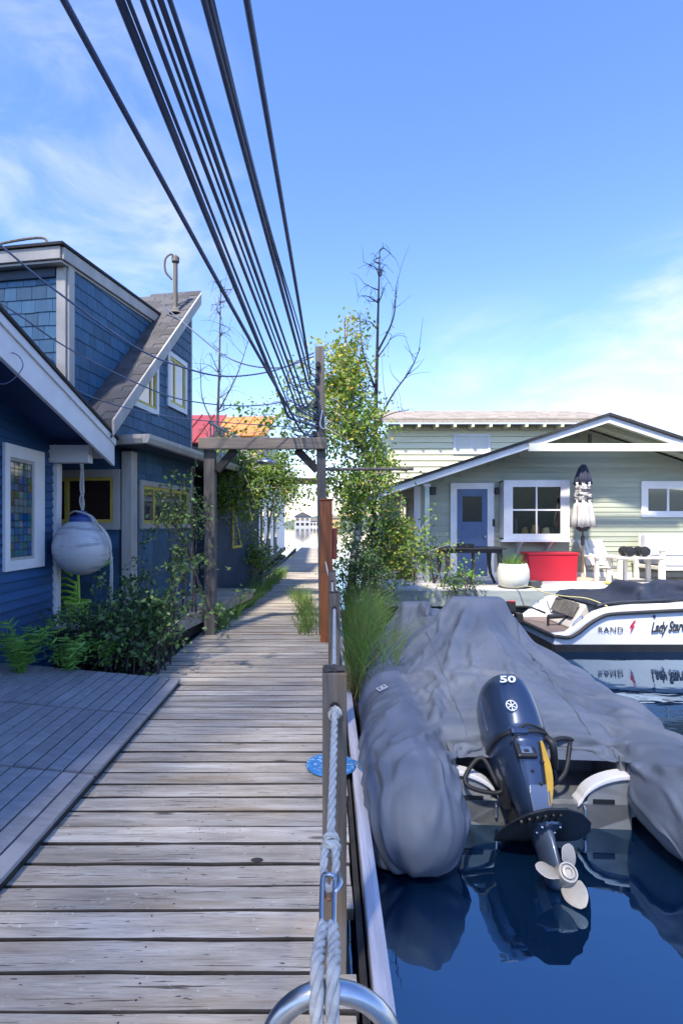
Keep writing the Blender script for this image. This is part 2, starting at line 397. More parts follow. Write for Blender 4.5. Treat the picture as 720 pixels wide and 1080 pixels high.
LEAFS = {
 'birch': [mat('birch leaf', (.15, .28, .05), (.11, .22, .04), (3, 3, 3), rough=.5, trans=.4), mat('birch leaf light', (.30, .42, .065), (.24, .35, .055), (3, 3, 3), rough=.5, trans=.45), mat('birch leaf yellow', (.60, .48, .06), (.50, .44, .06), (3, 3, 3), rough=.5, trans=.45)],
 'shrub': [mat('shrub leaf', (.09, .18, .055), (.065, .14, .045), (3, 3, 3), rough=.45, trans=.25), mat('shrub leaf light', (.20, .32, .09), (.15, .26, .075), (3, 3, 3), rough=.45, trans=.3), mat('shrub leaf dark', (.045, .085, .04), (.035, .07, .033), (3, 3, 3), rough=.45, trans=.2)],
 'fern': [mat('fern leaf', (.20, .42, .07), (.13, .30, .055), (9, 9, 9), rough=.5, trans=.3)],
 'grass': [mat('grass blade', (.15, .27, .05), (.10, .19, .04), (5, 5, 5), rough=.55, trans=.3), mat('dry grass blade', (.34, .27, .13), (.26, .20, .09), (5, 5, 5), rough=.65, trans=.3), mat('bright grass blade', (.24, .42, .075), (.17, .32, .06), (5, 5, 5), rough=.55, trans=.3)],
}
BARK = mat('birch bark', (.50, .48, .44), (.14, .13, .12), (6, 6, 16), rough=.8, lo=.44, hi=.6)
BARKD = mat('dark bark', (.085, .07, .065), (.045, .04, .038), (9, 9, 4), rough=.85)

# ------------------------------------------------------------------ water, ground, far shore
wm = bpy.data.materials.new('lake water'); wm.use_nodes = True; t = wm.node_tree; b = t.nodes['Principled BSDF']
b.inputs['Specular Tint'].default_value = (.50, .78, 1, 1); b.inputs['Base Color'].default_value = (.0015, .011, .036, 1); b.inputs['Roughness'].default_value = .012; b.inputs['IOR'].default_value = 3.1
co = t.nodes.new('ShaderNodeNewGeometry'); hgt = None
bp = t.nodes.new('ShaderNodeBump'); bp.inputs['Strength'].default_value = .028; bp.inputs['Distance'].default_value = .12
n1 = t.nodes.new('ShaderNodeTexNoise'); n1.inputs['Scale'].default_value = 2.2; n1.inputs['Detail'].default_value = 3
mp1 = t.nodes.new('ShaderNodeMapping'); mp1.inputs['Scale'].default_value = (.7, 1.5, 1)
t.links.new(co.outputs['Position'], mp1.inputs[0]); t.links.new(mp1.outputs[0], n1.inputs['Vector'])
t.links.new(n1.outputs['Fac'], bp.inputs['Height']); t.links.new(bp.outputs[0], b.inputs['Normal'])
w = MB(); w.add([(-1500, -60, WATER), (1500, -60, WATER), (1500, 1500, WATER), (-1500, 1500, WATER)], [(0, 1, 2, 3)])
tag(w.build('water', wm), kind='structure')
HILL = mat('far wooded hill', (.07, .10, .06), (.10, .12, .09), (.03, .03, .06), rough=.9)
h = MB(); prof = []
for i in range(61):
    x = -600+i*20; prof.append((x, 9+10*math.sin(i*.37+1)+6*math.sin(i*.9)))
vs = [(x, 420, WATER-1) for x, z in prof]+[(x, 430, 1.5) for x, z in prof]+[(x, 520, z) for x, z in prof]+[(x, 560, WATER-1) for x, z in prof]
fs = [(r_*61+i, r_*61+i+1, (r_+1)*61+i+1, (r_+1)*61+i) for r_ in range(3) for i in range(60)]
h.add(vs, fs); tag(h.build('hill', HILL, smooth=True), kind='structure')
bk0 = MB(); bkp = [(-240+i*12, 9+3*math.sin(i*.9)+2*math.sin(i*2.3)) for i in range(41)]
bk0.add([(x, -52, WATER-1) for x, z in bkp]+[(x, -58, z*.7) for x, z in bkp]+[(x, -80, z) for x, z in bkp]+[(x, -110, WATER-1) for x, z in bkp], [(r_*41+i, r_*41+i+1, (r_+1)*41+i+1, (r_+1)*41+i) for r_ in range(3) for i in range(40)])
tag(bk0.build('reflection_bank', HILL, smooth=True), kind='structure')  # unseen bank added behind the camera for the window panes to reflect

# far shore: pale houses and a white moored boat seen at the end of the walkway
def far_house(x, y, w_, d_, hh, m, roofm, label):
    t_ = thing('lakeside_house', label, 'house', (x, y, 0))
    B('wall', m, t_, (x-w_/2, y, WATER-.1), (x+w_/2, y+d_, hh), 0)
    MB().prism([(x-w_/2-.6, hh), (x+w_/2+.6, hh), (x, hh+w_*.28)], 'y', y-.6, y+d_+.6).build('roof', roofm, t_)
    for k in range(3):
        for r_ in range(max(1, int(hh/3))):
            x0 = x-w_/2+w_*(.1+.3*k); z0 = .9+r_*2.8
            wn = B('window', DKGLASS, t_, (x0, y-.12, z0), (x0+w_*.18, y+.02, z0+1.4), 0)
            B('frame', WHITE, wn, (x0-.15, y-.1, z0-.2), (x0+w_*.18+.15, y+.01, z0-.01), 0, world=True)
    return t_
FW = mat('far wall pale', (.62, .58, .52), (.55, .52, .47), (1, 1, 1)); FW2 = mat('far wall ochre', (.50, .36, .16), (.42, .3, .14), (1, 1, 1)); FW3 = mat('far wall grey', (.42, .43, .45), (.38, .38, .40), (1, 1, 1))
far_house(-9, 300, 9, 10, 6, FW3, ROOFG, 'grey lakeside house far across the water, seen left of the walkway end')
far_house(-2.5, 330, 6, 7, 3.6, FW, ROOFT, 'pale lakeside house far across the water beyond the walkway end')
far_house(8, 305, 8, 9, 5, FW2, ROOFT, 'ochre lakeside house far across the water, behind the brown post')

# ------------------------------------------------------------------ boardwalk of single planks
XR = lambda Y: .10+.018*Y                       # right ends of the planks drift slightly to the right
PSIDE = mat('damp gap-shade plank side', (.06, .05, .042), (.03, .026, .022), (9, 30, 9), rough=.9); NAIL = mat('rusty nail', (.05, .035, .028), (.03, .022, .018), (30, 30, 30), rough=.8)  # damp unbleached sides, darkened further so the gaps between planks look shaded
walk = thing('boardwalk', None, None, kind='structure')
PITCH = .1448
def plank_mesh(seed, L=1.86, segs=9):
    q = random.Random(seed); mb = MB(); secs = []
    w2 = .0664; ph = q.random()*6
    for i in range(segs+1):
        x = -L+L*i/segs
        e = [q.uniform(-.0028, .0028) for _ in range(2)]; bow = .0016*math.sin(x*2+ph); dz = q.uniform(-.0012, .0012)
        y0, y1 = -w2+e[0], w2+e[1]
        if i == segs: x += q.uniform(-.012, .004)
        secs.append([(x, y0, -.042), (x, y0, -.006+dz), (x, y0+.0032, bow+dz-.0008), (x, (y0+y1)/2, bow-.0022), (x, y1-.0032, bow+dz), (x, y1, -.006+dz), (x, y1, -.042)])
    mb.loft(secs)
    for i, f in enumerate(mb.f):
        ns = segs*7
        if i < ns: mb.mi[i] = 1 if i % 7 in (0, 1, 5, 6) else 0
    mb.cur = 2
    for nx in (-1.5, -.72, -.07):
        for ny in (-.034, .034):
            cx, cy = nx+q.uniform(-.02, .02), ny+q.uniform(-.008, .008); k0 = len(mb.v)
            mb.v += [(cx+.0042*math.cos(a), cy+.0042*math.sin(a), .0012) for a in [math.pi*j/3 for j in range(6)]]; mb.f.append(tuple(range(k0, k0+6))); mb.mi.append(2)
    return mb.mesh('plank', [MATS['plank'], PSIDE, NAIL])
near_m = [plank_mesh(k) for k in range(14)]
far_m = [plank_mesh(50+k, segs=3) for k in range(4)]
Y = 1.7184-33*PITCH; i = 0; planks = []
while Y < 35:
    me = rnd.choice(near_m if Y < 9 else far_m)
    x = XR(Y)+rnd.uniform(-.006, .006)
    if 1.8 < Y < 2.06: x = .094
    o = inst('plank', me, walk, (x, Y, rnd.uniform(-.003, .003)), (rnd.uniform(-.010, .010), 0, rnd.uniform(-.004, .004)), (1, PITCH/.1448*rnd.uniform(.985, 1.015), 1))
    planks.append(o); Y += PITCH; i += 1
# knot hole drawn as a low dark disc; its colour stands for the shaded hole
kh = MB(); kc = P(271, 907, EYE*F/(907-VY))
kh.lathe([(.0, .0022), (.016, .0022), (.019, .0012), (.022, .0004)], (kc.x, kc.y, .0), 14, Matrix.Diagonal((1.25, .75, 1)))
kh.build('dark_knot_disc', DARKW, walk, smooth=True)
for y0, y1 in ((-3.1, 3.3), (3.305, 7.1), (7.105, 13), (13.005, 35)):
    a, c_ = XR(y0)+.045, XR(y1)+.045
    MB().prism([(a, y0), (a+.062, y0), (c_+.062, y1), (c_, y1)], 'z', -.17, .006).build('edge_beam', BEAMW, walk, bevel=.006)
for x0 in (-1.55, -.75, .02):
    st = MB(); st.prism([(x0, -3.1), (x0+.09, -3.1), (x0+.09+.5*0, 35), (x0, 35)], 'z', -.24, -.048); st.build('stringer', DARKW, walk)
st = MB(); st.prism([(XR(-3.1)+.006, -3.1), (XR(-3.1)+.03, -3.1), (XR(35)+.03, 35), (XR(35)+.006, 35)], 'z', -.19, -.03)
st.build('stringer', DARKW, walk)
for k, yy in enumerate((1.5, 5.0, 9.0, 13., 18., 24.)):
    for xx in (-1.3, .0):
        pl = MB(); pl.lathe([(.13, -2), (.13, -.245)], (xx, yy, 0), 12); pl.build('pile', DARKW, walk, smooth=False)

# ------------------------------------------------------------------ raised platform of grey decking slats
plat = thing('deck_platform', 'low grey slatted decking platform beside the blue lap-sided house', 'platform', (-1.285, 2.15, .055))
plat.rotation_euler = (0, R(5.2), 0)           # rises towards the house
sm = MB(); sm.box((0, 0, -.022), (-.0, 0, 0)) if False else None
def slat_mesh(L):
    mb = MB(); secs = []
    for y in (0, L*.33, L*.66, L):
        secs.append([(-.0432, y, -.022), (-.0432, y, -.003), (-.041, y, 0), (.041, y, 0), (.0432, y, -.003), (.0432, y, -.022)])
    mb.loft(secs); return mb.mesh('slat', TILE)
rows = [(-.96, -.024), (0, .940), (.966, 1.904), (1.930, 2.86)]
for y0, y1 in rows:
    me = slat_mesh(y1-y0)
    yoff = rnd.uniform(-.004, .004)
    for k in range(19):
        inst('slat', me, plat, (-.05-k*.0985, y0+.0*k, rnd.uniform(-.0015, .0015)), (0, rnd.uniform(-.006, .006), 0))
fr = MB()
for k in range(10): fr.box((-1.88, -.93+k*.415, -.058), (-.012, -.89+k*.415, -.0235))
fr.box((-.03, -.9, -.0575), (-.008, 2.85, -.0245))
fr.build('frame', BLACKM, plat, world=False)
# ------------------------------------------------------------------ house A: deep blue lap siding, white trim, gable to the walkway
def lap_boards(parent, m, axis, x0, x1, face, z0, z1, exp, name='siding_board', cut=None, thick=.02, sgn=-1):
    """one object per board; axis 'x': wall facing -Y at y=face; axis 'y': wall facing +X (sgn=+1) or -X at x=face"""
    z = z0; cache = {}
    while z < z1:
        for a, c in (cut(z, z+exp) if cut else [(x0, x1)]):
            if c-a < .02: continue
            key = round(c-a, 3)
            if key not in cache:
                L = c-a; mb = MB()
                if axis == 'x': mb.prism([(0, 0), (-thick, 0), (-.004, exp+.012), (0, exp+.012)], 'x', 0, L)
                else: mb.prism([(0, 0), (sgn*thick, 0), (sgn*.004, exp+.012), (0, exp+.012)], 'y', 0, L)
                me = mb.mesh(name, m)
                bm = bmesh.new(); bm.from_mesh(me); bmesh.ops.recalc_face_normals(bm, faces=bm.faces); bm.to_mesh(me); bm.free()
                cache[key] = me
            loc = Vector((a, face, z)) if axis == 'x' else Vector((face, a, z))
            inst(name, cache[key], parent, loc-parent.location)
        z += exp
AX = -3.06
ha = thing('lap_sided_house', 'deep blue lap-sided floating house with white eave and stained glass window', 'house', (AX, 4.5, -.1))
lap_boards(ha, BLUEA, 'y', .5, 6.2, AX, -.1, 3.35, .094, sgn=1, thick=.026)
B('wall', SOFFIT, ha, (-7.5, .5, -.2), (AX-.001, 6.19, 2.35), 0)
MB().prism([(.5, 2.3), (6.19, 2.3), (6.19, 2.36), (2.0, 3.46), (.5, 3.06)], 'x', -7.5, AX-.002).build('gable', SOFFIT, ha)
cb_ = MB(); cb_.bar((AX+.012, 6.2, 2.2), (AX-.012, 6.2, -.1), .115, .115, up=(0, 1, 0)); cb_.build('corner_board', WHITE, ha, bevel=.006)
# rake fascia and roof, rising towards the camera, ridge at Y=2
zr = lambda y: 2.26+(6.43-y)*.257
def slopeprism(name, m, xa, xb, lo, hi, ya=6.43, yb=2.0, bevel=.005, parent=ha):
    MB().prism([(ya, zr(ya)+lo), (yb, zr(yb)+lo), (yb-4, zr(yb)-4*.257*.9+lo), (yb-4, zr(yb)-4*.257*.9+hi), (yb, zr(yb)+hi), (ya, zr(ya)+hi)], 'x', xa, xb).build(name, m, parent, bevel=bevel)
slopeprism('fascia', WHITE, -2.485, -2.445, -.06, .255)
slopeprism('fascia_cap', WHITE, -2.443, -2.425, .185, .262)
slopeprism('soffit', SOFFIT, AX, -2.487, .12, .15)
slopeprism('roof', BLACKR, -7.5, -2.405, .265, .30, ya=6.47)
eb_ = MB(); eb_.box((-7.4, 6.40, 2.29), (-2.487, 6.43, 2.50)); eb_.build('eave_fascia', WHITE, ha)
B('outrigger', WHITE, ha, (AX-.02, 6.06, 2.20), (-2.60, 6.18, 2.40), .006)
# window with leaded coloured glass
wf = MB(); y0, y1, z0, z1 = 5.15, 5.89, 1.04, 2.29; gy0, gy1, gz0, gz1 = 5.26, 5.66, 1.17, 2.13
fx = AX+.02
for a, c in (((fx, y0, z0), (fx+.035, gy0-.03, z1)), ((fx, gy1+.03, z0), (fx+.035, y1, z1)), ((fx, gy0-.03, z0), (fx+.035, gy1+.03, gz0-.03)), ((fx, gy0-.03, gz1+.03), (fx+.035, gy1+.03, z1))): wf.box(a, c)
win = wf.build('window', WHITE, ha, bevel=.004)
ws = MB()
for a, c in (((fx, gy0-.03, gz0-.03), (fx+.02, gy0, gz1+.03)), ((fx, gy1, gz0-.03), (fx+.02, gy1+.03, gz1+.03)), ((fx, gy0, gz0-.03), (fx+.02, gy1, gz0)), ((fx, gy0, gz1), (fx+.02, gy1, gz1+.03))): ws.box(a, c)
def sub(o, par): o.parent = par; return o
sub(ws.build('sash', WHITE2, ha), win)
sg = [glass('leaded glass '+n_, c, .08) for n_, c in (('blue', (.01, .06, .22)), ('teal', (.02, .13, .15)), ('pale', (.13, .17, .17)), ('amber', (.10, .065, .03)), ('navy', (.008, .018, .06)), ('green', (.03, .085, .045)))]
gcols, grows = 5, 13
for r_ in range(grows):
    for c in range(gcols):
        dy, dz = (gy1-gy0)/gcols, (gz1-gz0)/grows
        k = 2 if (abs(c-2)+abs(r_-6) in (1, 2)) else rnd.choices(range(6), (3, 3, 2, 1.2, 2.5, 2))[0]
        if r_ < 6 and rnd.random() < .45: k = rnd.choice((0, 1, 0))
        mb = MB().box((fx+.002, gy0+c*dy+.004, gz0+r_*dz+.004), (fx+.010+rnd.uniform(0, .002), gy0+(c+1)*dy-.004, gz0+(r_+1)*dz-.004))
        sub(mb.build('pane', sg[k], ha), win)
sub(MB().box((fx, gy0, gz0), (fx+.006, gy1, gz1)).build('lead', BLACKM, ha), win)

# ------------------------------------------------------------------ house B: blue shingles, dormer, yellow sashes; turned 9 degrees
hb = thing('shingled_house', 'two-storey blue shingled floating house with yellow window sashes and grey roof', 'house', (-2.45, 7.0, 0), R(-9.2))
def hbx(name, m, a, c, bevel=.004, par=None, **k):
    o = MB().box(a, c).build(name, m, hb, bevel=bevel, world=False, **k)
    if par: o.parent = par
    return o
shm = MB(); shm.prism([(0, 0), (-.016, 0), (-.004, .20), (0, .20)], 'x', -.5, .5); shm = shm.mesh('shingle', BLUEB)
SH = []
def shingles(plane, u0, u1, z0, z1, w_, h_, inside, zrot, at):
    z = z0; row = 0
    while z < z1:
        u = u0-rnd.random()*w_
        while u < u1:
            ww = w_*rnd.uniform(.72, 1.22); a, c = max(u, u0), min(u+ww, u1)
            if c-a > .03 and inside((a+c)/2, z+h_*.4):
                p = at((a+c)/2, z+rnd.uniform(-.004, .004))
                SH.append((p, zrot, c-a-.005, h_, plane))
            u += ww
        z += h_; row += 1
# prism profile faces -y (front); rotate by +90 deg to face +x
shingles('dormer_front', -4.2, -.43, 2.55, 4.5, .185, .158, lambda u, z: True, 0, lambda u, z: (u, -.861, z))
shingles('dormer_side', -.80, 1.62, 2.6, 4.68, .185, .158, lambda u, z: z < 4.62+.06*u and z > 2.62+(u+.67)*.969-.2, R(90), lambda u, z: (-.331, u, z))
shingles('gable', -.45, 1.95, 2.60, 5.2, .185, .158, lambda u, z: z < 2.62+(u+.67)*.969-.02 and not (.06 < u < .70 and 3.1 < z+.07 < 3.05+(u+.67)*.969-.28) and not (1.06 < u < 1.73 and 3.28 < z < 4.0), R(90), lambda u, z: (.001, u, z))
shingles('front', -2.6, -.16, .25, 2.45, .185, .158, lambda u, z: not (-1.15 < u < -.15 and 1.45 < z < 2.1), 0, lambda u, z: (u, -.001, z))
shingles('side', .16, 2.0, .30, 2.45, .185, .158, lambda u, z: not (.22 < u < 1.82 and 1.5 < z < 2.02), R(90), lambda u, z: (.001, u, z))
order = {'dormer_front': 0, 'dormer_side': 1, 'front': 2, 'side': 3, 'gable': 4}
# backing walls
hbx('wall', BLUED, (-4.2, 0, -.1), (0, 2.0, 2.56), 0)
MB().prism([(-.6, 2.56), (1.95, 2.56), (1.95, 5.12), (1.9, 5.12)], 'x', -4.2, 0).build('gable_wall', BLUED, hb, world=False)
MB().box((-4.2, -.86, 2.5), (-.331, 1.6, 4.55)).build('dormer_wall', BLUED, hb, world=False)
def proj_size(s):
    p = hb.matrix_world @ Vector(s[0]); return s[2]*s[3]*(abs(math.cos(s[1]))+.42*abs(math.sin(s[1])))/max(.1, p.y)**2
bpy.context.view_layer.update()
hbM = Matrix.Translation(hb.location) @ Matrix.Rotation(R(-9.2), 4, 'Z')
def vis(s):
    p = hbM @ Vector(s[0]); px = VX+p.x*F/p.y; py = VY-(p.z-EYE)*F/p.y
    return -25 < px < 225 and -20 < py < 700 and not (px < 50 and py > 455) and not (py > 380+.98*px and py < 480 and px < 115)
SHv = sorted([s for s in SH if vis(s)], key=lambda s: (hbM @ Vector(s[0])).y)
print('shingles', len(SH), len(SHv))
hasobj = SHv[:300]; rest = SHv[300:]
for (p, zrot, ww, hh, pl) in hasobj:
    o = inst('shingle', shm, hb, p, (0, 0, zrot), (ww, 1, (hh+.03)/.20)); 
rm = MB()
for (p, zrot, ww, hh, pl) in rest:
    Mx = Matrix.Translation(p) @ Matrix.Rotation(zrot, 4, 'Z')
    pr = [(0, 0), (-.016, 0), (-.004, hh+.03), (0, hh+.03)]
    rm.add([Mx @ Vector((x, a[0], a[1])) for x in (-ww/2, ww/2) for a in pr], [(3, 2, 1, 0), (4, 5, 6, 7), (0, 1, 5, 4), (1, 2, 6, 5), (2, 3, 7, 6), (3, 0, 4, 7)])
tag(rm.build('shingle_courses', BLUEB, hb, world=False), kind='stuff')
# trims
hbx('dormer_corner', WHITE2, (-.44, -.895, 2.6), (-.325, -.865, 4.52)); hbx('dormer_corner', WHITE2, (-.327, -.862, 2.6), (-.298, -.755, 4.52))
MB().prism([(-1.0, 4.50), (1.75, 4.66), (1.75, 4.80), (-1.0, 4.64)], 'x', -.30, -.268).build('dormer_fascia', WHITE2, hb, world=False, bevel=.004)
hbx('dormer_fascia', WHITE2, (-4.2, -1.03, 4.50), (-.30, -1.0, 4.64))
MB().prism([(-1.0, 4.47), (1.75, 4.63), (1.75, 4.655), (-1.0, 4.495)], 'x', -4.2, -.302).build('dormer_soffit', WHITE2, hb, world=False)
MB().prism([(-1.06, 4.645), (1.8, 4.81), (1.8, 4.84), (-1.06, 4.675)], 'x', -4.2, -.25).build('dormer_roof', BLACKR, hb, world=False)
hbx('frieze', BLUED, (-4.2, -.905, 4.36), (-.45, -.88, 4.47))
# main roof: deck plus single shingles on the visible strip
zb = lambda b_: 2.80+(b_+.67)*.969
rfm = MB().prism([(-.72, zb(-.72)-.16), (1.99, zb(1.99)-.16), (1.99, zb(1.99)-.012), (-.72, zb(-.72)-.012)], 'x', -4.2, .16).build('roof', ROOFG, hb, world=False)
th = math.atan(.969)
rs_ = MB().box((-.15, 0, 0), (.15, .19, .004)).mesh('roof_shingle', ROOFG)
b_ = -.72; row = 0
while b_ < 1.95:
    x = .165-(.15 if row % 2 else .30)
    for k in range(3):
        xx = x-k*.30
        inst('roof_shingle', rs_, rfm, (xx, b_, zb(b_)-.006), (th, 0, rnd.uniform(-.01, .01)), (.965, 1, .6))
    b_ += .105; row += 1
MB().prism([(-.74, zb(-.74)-.20), (1.97, zb(1.97)-.20), (1.97, zb(1.97)-.013), (-.74, zb(-.74)-.013)], 'x', .162, .192).build('rake_board', WHITE2, hb, world=False, bevel=.004)
MB().prism([(-.74, zb(-.74)-.23), (1.97, zb(1.97)-.23), (1.97, zb(1.97)-.205), (-.74, zb(-.74)-.205)], 'x', .0, .16).build('rake_soffit', BLUED, hb, world=False)
hbx('end_board', WHITE2, (.004, 1.94, 2.7), (.022, 1.99, 5.05))
# upper windows in the gable
def hb_window(bl, br, zl, zh, zhl=None, mull=None, face=.018, frame=WHITE, sashm=YELLOW, gl=DKGLASS, split=None):
    zhl = zhl or zh
    o = MB(); f_ = .07
    outer = [(bl, zl), (br, zl), (br, zh), (bl, zhl)]
    k = (zh-zhl)/(br-bl)
    inner = [(bl+f_, zl+f_), (br-f_, zl+f_), (br-f_, zh-f_-k*f_-(.02 if k else 0)), (bl+f_, zhl+f_*k-f_-(.02 if k else 0))]
    def ring(a, c, x0, x1, mb):
        n = 4; vs = [(x0, *p) for p in a]+[(x0, *p) for p in c]+[(x1, *p) for p in a]+[(x1, *p) for p in c]
        fs = []
        for i in range(n):
            j = (i+1) % n
            fs += [(8+i, 8+j, 12+j, 12+i), (i, 4+i, 4+j, j), (i, j, 8+j, 8+i), (4+j, 4+i, 12+i, 12+j)]
        mb.add(vs, fs)
    ring(outer, inner, .002, face+.02, o)
    wo = o.build('window', frame, hb, world=False)
    s = MB(); g2 = .045
    kk = (inner[2][1]-inner[3][1])/(inner[2][0]-inner[3][0])
    in2 = [(inner[0][0]+g2, inner[0][1]+g2), (inner[1][0]-g2, inner[1][1]+g2), (inner[2][0]-g2, inner[2][1]-g2-kk*g2), (inner[3][0]+g2, inner[3][1]-g2+kk*g2)]
    ring(inner, in2, .003, face+.004, s)
    for sp in (split or []):
        z_top = in2[3][1]+(in2[2][1]-in2[3][1])*(sp-in2[0][0])/(in2[1][0]-in2[0][0])
        s.box((.004, sp-.025, in2[0][1]), (face+.003, sp+.025, z_top))
    so = s.build('sash', sashm, hb, world=False); so.parent = wo
    g = MB(); g.add([(.006, *p) for p in in2]+[(.012, *p) for p in in2], [(3, 2, 1, 0), (4, 5, 6, 7), (0, 1, 5, 4), (1, 2, 6, 5), (2, 3, 7, 6), (3, 0, 4, 7)])
    go = g.build('pane', gl, hb, world=False); go.parent = wo
    return wo
SKYG = glass('reflecting window glass', (.05, .06, .07), .02); SKYG.node_tree.nodes['Principled BSDF'].inputs['IOR'].default_value = 2.6
hb_window(.02, .74, 3.06, 3.90, 3.22, gl=SKYG, split=[.52])
hb_window(1.04, 1.75, 3.28, 4.12, gl=SKYG, split=[1.30])
# lower windows
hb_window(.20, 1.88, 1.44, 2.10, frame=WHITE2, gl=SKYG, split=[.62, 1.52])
fw = MB(); a0, a1, z0, z1 = -1.14, -.13, 1.43, 2.22
# front window (faces the camera): frame, sash, pane
def ringy(mb, a, c, y0, y1):
    (ax0, az0, ax1, az1), (cx0, cz0, cx1, cz1) = a, c
    mb.box((ax0, y0, az0), (cx0, y1, az1)); mb.box((cx1, y0, az0), (ax1, y1, az1)); mb.box((cx0, y0, az0), (cx1, y1, cz0)); mb.box((cx0, y0, cz1), (cx1, y1, az1))
ringy(fw, (-1.6, z0, a1, z1), (-1.5, z0+.09, a1-.10, z1-.10), -.045, -.002)
fwo = fw.build('window', WHITE2, hb, world=False, bevel=.004)
s = MB(); ringy(s, (-1.5, z0+.09, a1-.10, z1-.10), (-1.45, z0+.135, a1-.145, z1-.145), -.03, -.002); s.box((-.93, -.029, z0+.135), (-.87, -.002, z1-.145))
so = s.build('sash', YELLOW, hb, world=False); so.parent = fwo
g = MB().box((-1.45, -.012, z0+.135), (a1-.145, -.006, z1-.145)).build('pane', glass('brown interior glass', (.035, .018, .014), .03), hb, world=False); g.parent = fwo
# corner posts, gutter, low roof, porch
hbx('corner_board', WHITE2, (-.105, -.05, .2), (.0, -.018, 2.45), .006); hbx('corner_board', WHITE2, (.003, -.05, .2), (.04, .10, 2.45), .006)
hbx('corner_board', WHITE2, (.0025, 1.93, .3), (.03, 2.0, 2.45))
lr = MB(); lr.box((-4.2, -.30, 2.50), (.36, 6.0, 2.60)); lr.build('low_roof', BLUED, hb, world=False)
gt = MB()
gprof = [(0, 0), (.07, 0), (.10, .06), (.10, .11), (0, .11)]
gt.prism([(.362+u, 2.495+v) for u, v in gprof], 'y', -.40, 6.0)
gt.prism([(-.302-u, 2.495+v) for u, v in gprof], 'x', -4.2, .36)
gt.build('gutter', WHITE2, hb, world=False, bevel=.006)
dg = MB(); dg.box((-.8, 2.0, .2), (-.78, 3.2, 2.5)); dg.build('door', mat('dark recess', (.012, .016, .022), (.01, .012, .016), (2, 2, 2)), hb, world=False)
hbx('rear_wall', BLUED, (-4.2, 3.2, -.1), (.0, 6.2, 2.5), 0)
ws_ = MB(); ws_.add([(.004, 4.1, 1.0), (.004, 4.75, 1.0), (.004, 4.1, 2.0), (.03, 4.1, 1.0), (.03, 4.75, 1.0), (.03, 4.1, 2.0)], [(0, 2, 1), (3, 4, 5), (0, 1, 4, 3), (1, 2, 5, 4), (2, 0, 3, 5)])
wo = ws_.build('window', YELLOW, hb, world=False)
g = MB(); g.add([(.031, 4.16, 1.06), (.031, 4.64, 1.06), (.031, 4.16, 1.80), (.034, 4.16, 1.06), (.034, 4.64, 1.06), (.034, 4.16, 1.80)], [(0, 2, 1), (3, 4, 5), (0, 1, 4, 3), (1, 2, 5, 4), (2, 0, 3, 5)])
g = g.build('pane', SKYG, hb, world=False); g.parent = wo
for k in range(30):
    inst('porch_board', bpy.data.meshes.get('porch_board') or MB().box((0, 0, -.03), (.72, .132, 0)).mesh('porch_board', MATS['plank']), hb, (.04, -1.3+k*.14, .33+rnd.uniform(-.002, .002)))
hbx('porch_rim', MATS['plank'], (.765, -1.3, .16), (.80, 2.95, .325), .005)
hbx('porch_frame', DARKW, (.04, -1.28, .0), (.70, 2.9, .28), 0)
# service mast on the roof and a smaller one on the dormer
ms = MB(); p0 = Vector((-.02, 1.42, zb(1.42)))
ms.tube([p0, p0+Vector((0, 0, .78))], .035, 10); ms.lathe([(.10, 0), (.05, .08), (.036, .1)], p0-Vector((0, 0, .02)), 12)
ms.tube(curve([p0+Vector((0, 0, .74)), p0+Vector((-.03, -.06, .88)), p0+Vector((-.12, -.10, .80)), p0+Vector((-.13, -.08, .62)), p0+Vector((-.04, -.04, .5))], 6), .016, 6)
ms.lathe([(.02, 0), (.06, .03), (.06, .10), (.02, .14)], p0+Vector((0, 0, .76)), 10)
ms.build('service_mast', POST, hb, world=False, auto=40)
ms = MB(); q0 = Vector((-.75, -.6, 4.66)); ms.tube([q0, q0+Vector((0, 0, .22))], .02, 8); ms.box(q0+Vector((-.05, -.04, .12)), q0+Vector((.05, .04, .26)))
ms.tube(curve([q0+Vector((0, 0, .26)), q0+Vector((-.1, 0, .34)), q0+Vector((-.5, 0, .33)), q0+Vector((-.9, 0, .28))], 5), .016, 6)
ms.build('roof_lamp', POST, hb, world=False)
# balcony railing on the low roof behind
rl = thing('balcony_railing', 'thin white balcony railing on the low roof behind the blue gable', 'railing', hbM @ Vector((.2, 2.2, 2.6)), R(-9.2))
def rail_part(name, a, c): MB().box(a, c).build(name, WHITE2, rl, world=False)
rail_part('top_rail', (.02, 0, .62), (.06, 3.3, .66)); rail_part('bottom_rail', (.02, 0, .06), (.06, 3.3, .09))
bm_ = MB().box((0, 0, 0), (.022, .022, .53)).mesh('baluster', WHITE2)
for k in range(19): inst('baluster', bm_, rl, (.03, .05+k*.175, .09))

# ------------------------------------------------------------------ white house further along, orange metal roof, and a red-roofed one
he = thing('white_house', 'white lakeside house with green doors and orange metal roof behind the birches', 'house', (-2.1, 14.6, 0))
B('wall', WHITE, he, (-6, 14.6, -.15), (-2.1, 33, 3.7), 0)
for k, (y0, y1) in enumerate(((15.2, 16.0), (17.2, 18.0), (19.4, 20.3), (22, 23), (25, 26.4))):
    d_ = B('door', mat('dark green paint', (.02, .06, .05), (.015, .045, .04), (3, 3, 3)), he, (-2.09, y0, .15), (-2.06, y1, 2.2), .004)
    sub(MB().box((-2.058, y0+.15, .9), (-2.05, y1-.15, 2.05)).build('pane', DKGLASS, he), d_)
B('baseboard', POST, he, (-2.098, 14.6, -.1), (-2.02, 33, .12))
ORANGE = mat('orange metal roof', (.62, .26, .03), (.52, .21, .03), (2, 2, 2), rough=.4, rand=.06); REDR = mat('red metal roof', (.33, .05, .045), (.26, .04, .04), (2, 2, 2), rough=.45, rand=.06)
